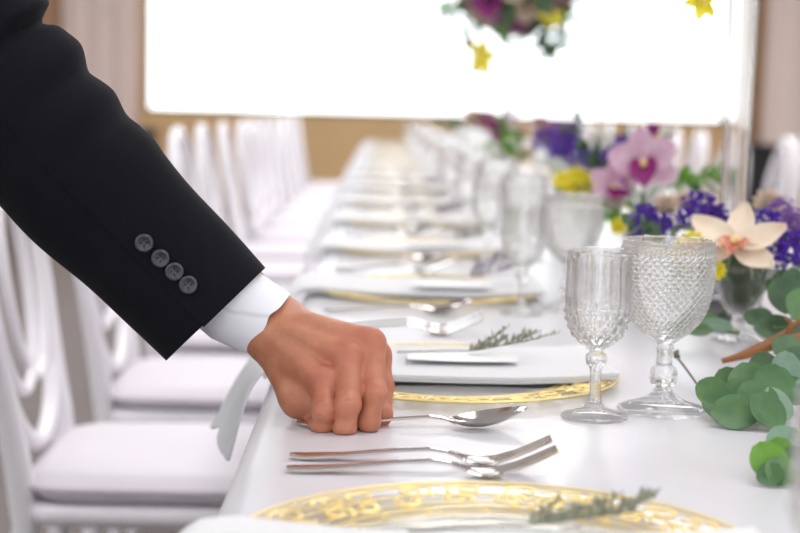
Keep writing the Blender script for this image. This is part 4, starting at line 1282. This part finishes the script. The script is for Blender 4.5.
# --- nearest bowl, behind the sharp goblet
p = on_table(739, 343); B1 = Vector((p.x, p.y, T)); BASE[0] = B1
put(compote0, B1, 0, 'clear glass pedestal bowl of flowers behind the sharp goblet', 'bowl', 'glass pedestal bowls'); bowl_fill(B1, 'dark green moss filling the nearest pedestal bowl')
q = at(736, 247, 1.645); bloom(orchid_c, q, jit(CAMDIR(q) + Vector((-.12, 0, .95)), .05), R(-4), 1.0, 'cream orchid with pink lip on the nearest flower bowl', 'orchid', 'orchids')
for (px, py, d, i, sc, lb) in ((648, 222, 1.86, 0, 1.0, 'purple statice at the left end, above the goblet rim'), (672, 228, 1.84, 1, .85, 'purple statice just above the goblet rim'),
                               (700, 214, 1.80, 0, 1.15, 'purple statice left of the glass vase foot'), (716, 222, 1.78, 1, .9, 'purple statice in front of the vase foot, behind the cream orchid'),
                               (764, 224, 1.74, 1, .85, 'purple statice right of the vase foot'), (776, 240, 1.70, 0, 1.0, 'purple statice right of the cream orchid'),
                               (794, 226, 1.76, 2, .9, 'pale mauve statice near the right edge of the picture'), (786, 257, 1.68, 1, .8, 'purple statice hanging lowest at right'),
                               (802, 246, 1.70, 0, .9, 'purple statice cut by the right edge of the picture'), (780, 212, 1.82, 2, .8, 'pale mauve statice above the others at right')):
    q = at(px, py, d); bloom(stat[i], q, jit((q - B1 - Vector((0, 0, .07))).normalized() + Vector((0, -.1, .5)), .12), rf.uniform(0, 6), sc, lb, 'statice', ST_)
for (px, py, d, sc, lb) in ((665, 208, 1.88, 1.2, 'small beige bloom above the goblet among purple statice'), (684, 204, 1.92, 1.1, 'small beige bloom left of the vase'), (768, 205, 1.95, 1.4, 'small beige bloom right of the vase')):
    q = at(px, py, d); bloom(daisy_b, q, jit(CAMDIR(q) + Vector((0, 0, .6)), .2), 0, sc, lb, 'flower', 'small blooms')
q = at(693, 246, 1.66); bloom(daisy_y, q, jit(CAMDIR(q), .1), 0, 1.25, 'yellow bloom seen across the rim of the sharp goblet', 'flower', 'small blooms')
q = at(716, 270, 1.64); bloom(daisy_y, q, jit(CAMDIR(q), .1), 0, .8, 'small yellow bloom under the cream orchid', 'flower', 'small blooms')
for (px, py, d, kk, tip, lb) in ((725, 278, 1.67, 'dark', (-.8, -.3, .2), 'dark leaf sprig at the left rim of the nearest bowl'), (752, 280, 1.66, 'dark', (.5, -.6, .1), 'dark leaf sprig at the front rim of the nearest bowl'),
                             (768, 268, 1.70, 'dark', (.9, 0, .2), 'dark leaf sprig at the right rim of the nearest bowl'), (690, 240, 1.76, 'dark', (-1, .2, .25), 'dark leaf sprig reaching left over the goblet'),
                             (770, 250, 1.74, 'euc', (.8, .2, .4), 'green leaf sprig behind the right statice')):
    q = at(px, py, d); bloom(lsp[kk], q, tip, rf.uniform(0, 6), .55, lb, 'greenery', 'leaf sprigs in the flower bowls')

# --- second bowl with the pink orchid
B2 = Vector((.425, 2.42, T)); BASE[0] = B2; put(compote0, B2, 0, 'glass pedestal bowl under the pink orchids', 'bowl', 'glass pedestal bowls'); bowl_fill(B2, 'dark green moss filling the second pedestal bowl')
for (px, py, d, sc, rl, lb) in ((644, 163, 2.36, 1.0, 10, 'large pink orchid with magenta lip in the second flower bowl'), (614, 186, 2.38, .75, 60, 'smaller pink orchid hanging left in the second flower bowl')):
    q = at(px, py, d); bloom(orchid_p, q, jit(CAMDIR(q) + Vector((-.1, 0, .1)), .08), R(rl), sc, lb, 'orchid', 'orchids')
for (px, py, d, kind, sc, lb) in ((652, 131, 2.44, 'magenta', .42, 'magenta bud above the large pink orchid'), (598, 142, 2.6, 'white', .8, 'round white bloom standing in for a glass highlight, left of the pink orchid'),  # first white one stands in for a blurred glass highlight
                                  (668, 136, 2.5, 'white', .55, 'white bloom right of the magenta bud')):
    q = at(px, py, d); bloom(rose[kind], q, jit(CAMDIR(q) + Vector((0, 0, .5)), .1), 0, sc, lb, 'flower', 'round blooms in the flower bowls')
for (px, py, d, i, sc, lb) in ((622, 152, 2.46, 0, 1.1, 'purple statice between white bloom and pink orchid'), (606, 163, 2.5, 1, 1.1, 'purple statice left of the pink orchids'), (590, 160, 2.6, 0, 1.0, 'purple statice behind the second goblet')):
    q = at(px, py, d); bloom(stat[i], q, jit((0, -.3, 1), .3), rf.uniform(0, 6), sc, lb, 'statice', ST_)
for (px, py, d, kk, tip, lb) in ((640, 195, 2.40, 'bright', (-.4, -.3, -.25), 'bright green leaf sprig left under the pink orchid'), (652, 190, 2.40, 'bright', (.6, -.2, .2), 'bright green leaf sprig right under the pink orchid'),
                                 (660, 190, 2.44, 'dark', (.7, 0, .1), 'dark leaf sprig right of the pink orchid'), (622, 205, 2.42, 'bright', (-.8, 0, -.1), 'bright green leaf sprig hanging over the second bowl'),
                                 (636, 190, 2.45, 'dark', (-.5, .3, .4), 'dark leaf sprig behind the pink orchids')):
    q = at(px, py, d); bloom(lsp[kk], q, tip, rf.uniform(0, 6), .9, lb, 'greenery', 'leaf sprigs in the flower bowls')
q = at(617, 226, 2.35); bloom(daisy_y, q, jit(CAMDIR(q)), 0, 1.0, 'yellow bloom low beside the second bowl', 'flower', 'small blooms')

# --- third bowl, purple, with yellow blooms
B3 = Vector((.42, 3.35, T)); BASE[0] = B3; put(compote0, B3, 0, 'glass pedestal bowl under the purple statice, third from the front', 'bowl', 'glass pedestal bowls'); bowl_fill(B3, 'dark green moss filling the third pedestal bowl')
for i_, (px, py, d, i, sc) in enumerate(((560, 150, 3.2, 0, 1.5), (545, 142, 3.3, 1, 1.3), (577, 160, 3.2, 1, 1.4), (572, 134, 3.4, 0, 1.2), (556, 132, 3.5, 2, 1.2), (568, 148, 3.3, 0, 1.4))):
    q = at(px, py, d); bloom(stat[i], q, jit((0, -.3, 1), .3), rf.uniform(0, 6), sc, 'purple statice in the third flower bowl, number %s from its left' % ORD[[1, 0, 5, 4, 2, 3][i_]], 'statice', ST_)
BASE[0] = B2
for i_, (px, py, d) in enumerate(((564, 182, 2.60), (577, 178, 2.60), (591, 182, 2.60), (571, 188, 2.58), (585, 188, 2.58))):
    q = at(px, py, d); bloom(daisy_y, q, jit(CAMDIR(q) + Vector((0, 0, .5))), rf.uniform(0, 6), 1.35, 'lemon yellow bloom of the bunch above the second goblet', 'flower', 'yellow blooms above the second goblet')
BASE[0] = B3
for (px, py, d, kk, tip, sc, lb) in ((532, 152, 3.4, 'bright', (-.5, 0, .45), .8, 'bright green leaf sprig at the left of the third bowl'), (540, 160, 3.35, 'bright', (-.7, 0, .2), .9, 'bright green leaf sprig low left of the third bowl'),
                                     (562, 172, 3.35, 'dark', (.1, -.3, .5), 1.0, 'dark leaf sprig in the middle of the third bowl'), (582, 162, 3.4, 'dark', (.6, 0, .4), 1.0, 'dark leaf sprig right of the third bowl')):
    q = at(px, py, d); bloom(lsp[kk], q, tip, rf.uniform(0, 6), sc, lb, 'greenery', 'leaf sprigs in the flower bowls')
q = at(524, 158, 3.5); bloom(rose['beige'], q, jit((0, -1, .6)), 0, .9, 'beige bloom at the left foot of the third bowl', 'flower', 'round blooms in the flower bowls')
# --- fourth bowl, magenta
B4 = Vector((.42, 5.3, T)); BASE[0] = B4; put(compote0, B4, 0, 'glass pedestal bowl under the magenta blooms, farthest in view', 'bowl', 'glass pedestal bowls'); bowl_fill(B4, 'dark green moss filling the farthest pedestal bowl')
for (px, py, d, kind, sc, lb) in ((497, 129, 5.2, 'magenta', 1.7, 'large magenta bloom in the farthest flower bowl'), (508, 124, 5.3, 'magenta', 1.4, 'magenta bloom right of the largest in the farthest bowl'), (485, 122, 5.4, 'dusty', 1.5, 'dusty pink bloom left in the farthest bowl'),
                                  (521, 136, 5.1, 'beige', 1.7, 'beige bloom right in the farthest bowl'), (471, 118, 5.5, 'beige', 1.2, 'pale bloom at the left end of the farthest bowl'), (540, 124, 5.4, 'dusty', 1.1, 'dusty bloom at the right end of the farthest bowl')):
    q = at(px, py, d); bloom(rose[kind], q, jit((0, -1, .5)), 0, sc, lb, 'flower', 'round blooms in the flower bowls')
for (px, py, d, kk, tip, lb) in ((482, 128, 5.3, 'dark', (-.8, 0, .1), 'dark leaf sprig left in the farthest bowl'), 
                                 (500, 140, 5.2, 'dark', (.1, -.3, .5), 'dark leaf sprig low in the farthest bowl'), (520, 134, 5.4, 'dark', (.8, 0, .1), 'dark leaf sprig right in the farthest bowl')):
    q = at(px, py, d); bloom(lsp[kk], q, tip, rf.uniform(0, 6), 1.1, lb, 'greenery', 'leaf sprigs in the flower bowls')

# --- tall glass vases with hanging flower balls
BASE[0] = None
def make_vase():
    t = empty('tall_vase'); H = .56
    zs = [0, .004, .012, .03, .06, .12, .25, .40, .50, .54, .56]; rs = [.055, .056, .050, .030, .020, .0165, .0175, .0195, .024, .034, .046]
    outer = [(0.0, 0.0)] + [(float(np.interp(z, zs, rs)), z) for z in list(np.linspace(0, .06, 12)) + list(np.linspace(.08, .56, 26))]
    inner = [(max(.001, r - .0036), z) for (r, z) in outer if z > .075][::-1] + [(0.0, .075)]
    mk('body', *lathe(outer + inner, 12 * 6, lambda r, z, a, k: r * (1 + .035 * abs(math.cos(4 * a))) if .07 < z < .5 else r), 'vase_glass', t)
    return t
vase0 = make_vase()
VD = [(at(734, 200, 1.98), 'tall clear glass vase rising behind the cream orchid'), (at(513, 100, 4.5), 'tall clear glass vase under the hanging flower ball at the top')]
VP = []
for (q, lb) in VD:
    put(vase0, (q.x, q.y, T), 0, lb, 'vase', 'tall glass vases'); VP.append(Vector((q.x, q.y, T + .56)))
def flower_ball(c, seed, wh, k=1.0):
    rnd = random.Random(seed); g1 = 'blooms in the hanging flower balls'; g2 = 'greenery in the hanging flower balls'
    core = MB().add(lathe([(0, -.07)] + [(.085 * math.cos(a), .07 * math.sin(a)) for a in np.linspace(-1.35, 1.35, 13)] + [(0, .07)], 24)).build('floral_foam', 'moss')
    core.location = c; core.scale = (k, k, k); tag(core, 'dark green foam core of the flower ball ' + wh, 'foam')
    kinds = ['dusty', 'beige', 'dusty', 'white', 'magenta', 'dusty', 'white', 'beige']
    for i in range(30):
        z = 1 - 2 * (i + .5) / 30; a = i * 2.4; s = math.sqrt(1 - z * z)
        d = Vector((s * math.cos(a), s * math.sin(a), z)); kk = kinds[i % 8]
        bloom(rose[kk], c + Vector((d.x * .105, d.y * .105, d.z * .085)) * k, d, 0, 1.55 * k * rnd.uniform(.85, 1.15), '%s rose in the flower ball %s' % ({'dusty': 'dusty pink', 'beige': 'beige', 'white': 'white', 'magenta': 'magenta'}[kk], wh), 'rose', g1)
    for i in range(34):
        z = 1 - 2 * (i + .5) / 34; a = i * 2.4 + 1; s = math.sqrt(1 - z * z)
        d = Vector((s * math.cos(a), s * math.sin(a), z))
        if z < -.75: continue
        kk = ('dark', 'euc', 'dark', 'bright')[i % 4]
        bloom(lsp[kk], c + d * .075 * k, d + Vector((0, 0, -.25)), rnd.uniform(0, 6), 0.85 * k * rnd.uniform(.8, 1.15), '%s leaf sprig in the flower ball %s' % ({'dark': 'dark green', 'euc': 'grey-green', 'bright': 'bright green'}[kk], wh), 'greenery', g2)
c2 = VP[1] + Vector((0, 0, .075)); flower_ball(c2, 5, 'hanging at the top middle', 1.3)
c1 = VP[0] + Vector((0, 0, .13)); flower_ball(c1, 6, 'above the cream orchid', 1.0)
for (px, py, d, sc, lb) in ((481, 56, 4.4, 1.0, 'yellow orchid dangling left below the top flower ball'), (551, 16, 4.4, .7, 'yellow orchid at the right of the top flower ball'), (702, 1, 1.80, .42, 'yellow orchid hanging into the top edge beside the vase')):
    q = at(px, py, d); BASE[0] = (c1 if d < 3 else c2) - Vector((0, 0, .16)); bloom(orchid_y, q, jit((0, -1, -.2), .2), rf.uniform(0, 6), sc, lb, 'orchid', 'yellow orchids')
BASE[0] = None
# trailing vines under the ball
def vine(pts, label, nl=5, sz=.022, mat_='leaf_dark'):
    P = [at(*p_) for p_ in pts]; base = P[0]
    t = tag(empty('trailing_vine', base), label, 'vine', 'vines trailing from the flower balls')
    mk('stem', *tube([p_ - base for p_ in P], .0016, 6), 'stem_green', t)
    vf = leaf_mesh(sz * 1.6, sz * .6, .15, .25); me = None
    for i in range(nl):
        u = (i + .6) / nl * (len(P) - 1); k = min(len(P) - 2, int(u)); p_ = P[k].lerp(P[k + 1], u - k) - base
        if me is None: o = mk('leaf', *vf, mat_, t); me = o.data
        else: o = bpy.data.objects.new('leaf', me); C.objects.link(o); o.parent = t
        o.location = p_; o.rotation_euler = (rf.uniform(-1, 1), rf.uniform(.2, 1.2), i * 2.5)
vine([(468, 20, 4.45), (474, 42, 4.42), (479, 60, 4.42), (480, 80, 4.42)], 'thin vine trailing left down to a last leaf', 7, .030)
vine([(535, 20, 4.45), (542, 38, 4.4), (552, 54, 4.4)], 'vine trailing right with dark leaves', 7, .034)
vine([(528, 25, 4.5), (529, 50, 4.5), (529, 74, 4.5)], 'thin pale vine hanging straight in the middle', 3, .014, 'leaf_blue')
vine([(712, -25, 1.83), (700, -8, 1.80), (684, 4, 1.80), (676, 11, 1.80)], 'thin vine curling left from the nearest vase flowers', 2, .008)

# --- eucalyptus lying on the table at the right
def cluster(label, stem_px, leaves, m_stem='stem_green'):
    P = [at(*p_) for p_ in stem_px]; base = Vector((P[0].x, P[0].y, T))
    t = tag(empty('eucalyptus_sprig', base), label, 'eucalyptus', 'eucalyptus on the table')
    mk('stem', *tube([p_ - base for p_ in P], [.0022 - .0010 * i / (len(P) - 1) for i in range(len(P))], 8), m_stem, t)
    for (px, py, d, r, m, az, el, rl) in leaves:
        c = at(px, py, d)
        # leaf plane: normal given by azimuth (0 = towards camera) and elevation; long axis turned by rl
        nrm = Vector((math.sin(R(az)) * math.cos(R(el)), -math.cos(R(az)) * math.cos(R(el)), math.sin(R(el))))
        ex = Vector((0, 0, 1)).cross(nrm); ex = ex.normalized() if ex.length > .01 else Vector((1, 0, 0)); ey = nrm.cross(ex)
        ax = ex * math.cos(R(rl)) + ey * math.sin(R(rl)); ay = nrm.cross(ax)
        rot = Matrix((ax, ay, nrm)).transposed()
        L = r * MM * 2.05
        vf = leaf_mesh(L, r * MM * .98, .10, .14, power=.55, t=.0006)
        vv = [rot @ (Vector(v_) - Vector((L / 2, 0, 0))) + (c - base) for v_ in vf[0]]
        mz = min(v_.z for v_ in vv)
        if mz < .001: vv = [v_ + Vector((0, 0, .001 - mz)) for v_ in vv]
        lf = mk('leaf', vv, vf[1], m, t)
        # midrib and stalk
        foot_ = rot @ Vector((-L / 2, 0, 0)) + (c - base); foot_.z = max(foot_.z, .002)
        near = min((p_ - base for p_ in P), key=lambda p_: (p_ - foot_).length)
        mk('stalk', *tube([near, near.lerp(foot_, .5) + Vector((0, 0, .001)), foot_, foot_.lerp(c - base, .5)], [.0009, .0008, .0007, .0003], 5), 'stem_green', lf)
E, Bl, Br, Dk = 'leaf_euc', 'leaf_blue', 'leaf_bright', 'leaf_dark'
cluster('round-leaved eucalyptus sprig on the table right of the sharp goblet', [(800, 395, 1.365), (780, 399, 1.340), (764, 401, 1.320), (748, 403, 1.310), (728, 403, 1.315)],
        [(711, 391, 1.330, 14, E, -30, 35, 160), (722, 405, 1.310, 17, E, -20, 45, 170), (735, 414, 1.285, 20, E, -15, 50, 185), (767, 412, 1.277, 18, E, 20, 40, 285), (749, 384, 1.340, 20, E, -10, 35, 95),
         (729, 383, 1.360, 15, E, -25, 30, 120), (774, 387, 1.330, 22, E, 15, 40, 60), (786, 370, 1.365, 17, Bl, 20, 25, 70), (757, 400, 1.305, 19, E, 0, 45, 110), (777, 405, 1.305, 16, Bl, 30, 40, 300),
         (792, 391, 1.355, 15, Dk, 20, 35, 40), (742, 395, 1.325, 17, E, -10, 40, 140), (764, 369, 1.385, 16, Dk, 0, 30, 90)])
cluster('eucalyptus tip with a bright green leaf at the lower right edge', [(822, 472, 1.110), (805, 470, 1.100), (790, 467, 1.095), (778, 466, 1.095)],
        [(786, 446, 1.110, 17, Bl, 15, 40, 40), (768, 460, 1.090, 14, Br, -15, 30, 130), (780, 455, 1.100, 13, Br, 10, 30, 80), (780, 472, 1.080, 12, E, -5, 40, 240), (797, 464, 1.095, 14, E, 25, 35, 350), (770, 475, 1.078, 10, E, -20, 45, 220), (806, 452, 1.110, 16, Bl, 20, 40, 30)])
cluster('dark large-leaved eucalyptus beside the nearest pedestal bowl', [(830, 330, 1.55), (810, 328, 1.54), (792, 326, 1.53), (775, 328, 1.54)],
        [(784, 296, 1.56, 20, Dk, 10, 30, 100), (802, 308, 1.53, 21, E, 20, 35, 60), (774, 329, 1.55, 20, Dk, -20, 55, 180), (795, 284, 1.60, 17, Dk, 10, 30, 90), (806, 336, 1.50, 18, Dk, 20, 45, 20), (758, 318, 1.60, 15, Dk, -30, 55, 170), (790, 350, 1.46, 18, Dk, 5, 50, 0), (800, 360, 1.44, 16, Dk, 5, 50, 0)])
cluster('flat grey-green eucalyptus lying behind the sharp goblet', [(740, 333, 1.68), (715, 331, 1.68), (690, 331, 1.68), (670, 332, 1.68)],
        [(716, 327, 1.68, 18, Bl, 0, 70, 180), (696, 331, 1.66, 17, E, 0, 72, 200), (676, 330, 1.68, 16, Bl, 0, 70, 170), (706, 320, 1.72, 16, E, 10, 65, 160)])
# bark branch
def branch(lists, label, name, m, cat):
    base = at(*lists[0][0][:3]); base = Vector((base.x, base.y, T))
    t = tag(empty(name, base), label, cat)
    for L_ in lists:
        mk('strand', *tube([at(a, b, c) - base for (a, b, c, r) in L_], [r * MM for (a, b, c, r) in L_], 9, flat=.75), m, t)
branch([[(722, 361, 1.475, 3.5), (745, 355, 1.475, 5.5), (770, 346, 1.475, 6.5), (795, 339, 1.475, 6.5), (830, 330, 1.475, 6)],
        [(735, 356, 1.490, 2.5), (760, 346, 1.490, 4.5), (782, 336, 1.490, 4.5), (798, 322, 1.490, 3), (812, 310, 1.49, 2)],
        [(788, 334, 1.485, 3), (790, 322, 1.485, 2.2), (784, 318, 1.485, 1.2)]], 'peeling orange-brown bark branch lying behind the eucalyptus', 'bark_branch', 'bark', 'branch')
branch([[(677, 357, 1.50, 1.4), (684, 366, 1.475, 1.2), (692, 377, 1.445, 1.2), (699, 387, 1.42, 1.0)], [(677, 357, 1.50, 3.2), (676, 353, 1.505, 3.0), (678, 350, 1.51, 1.0)]],
       'thin brown twig with a pale bud between goblet and eucalyptus', 'twig', 'stem_grey', 'twig')
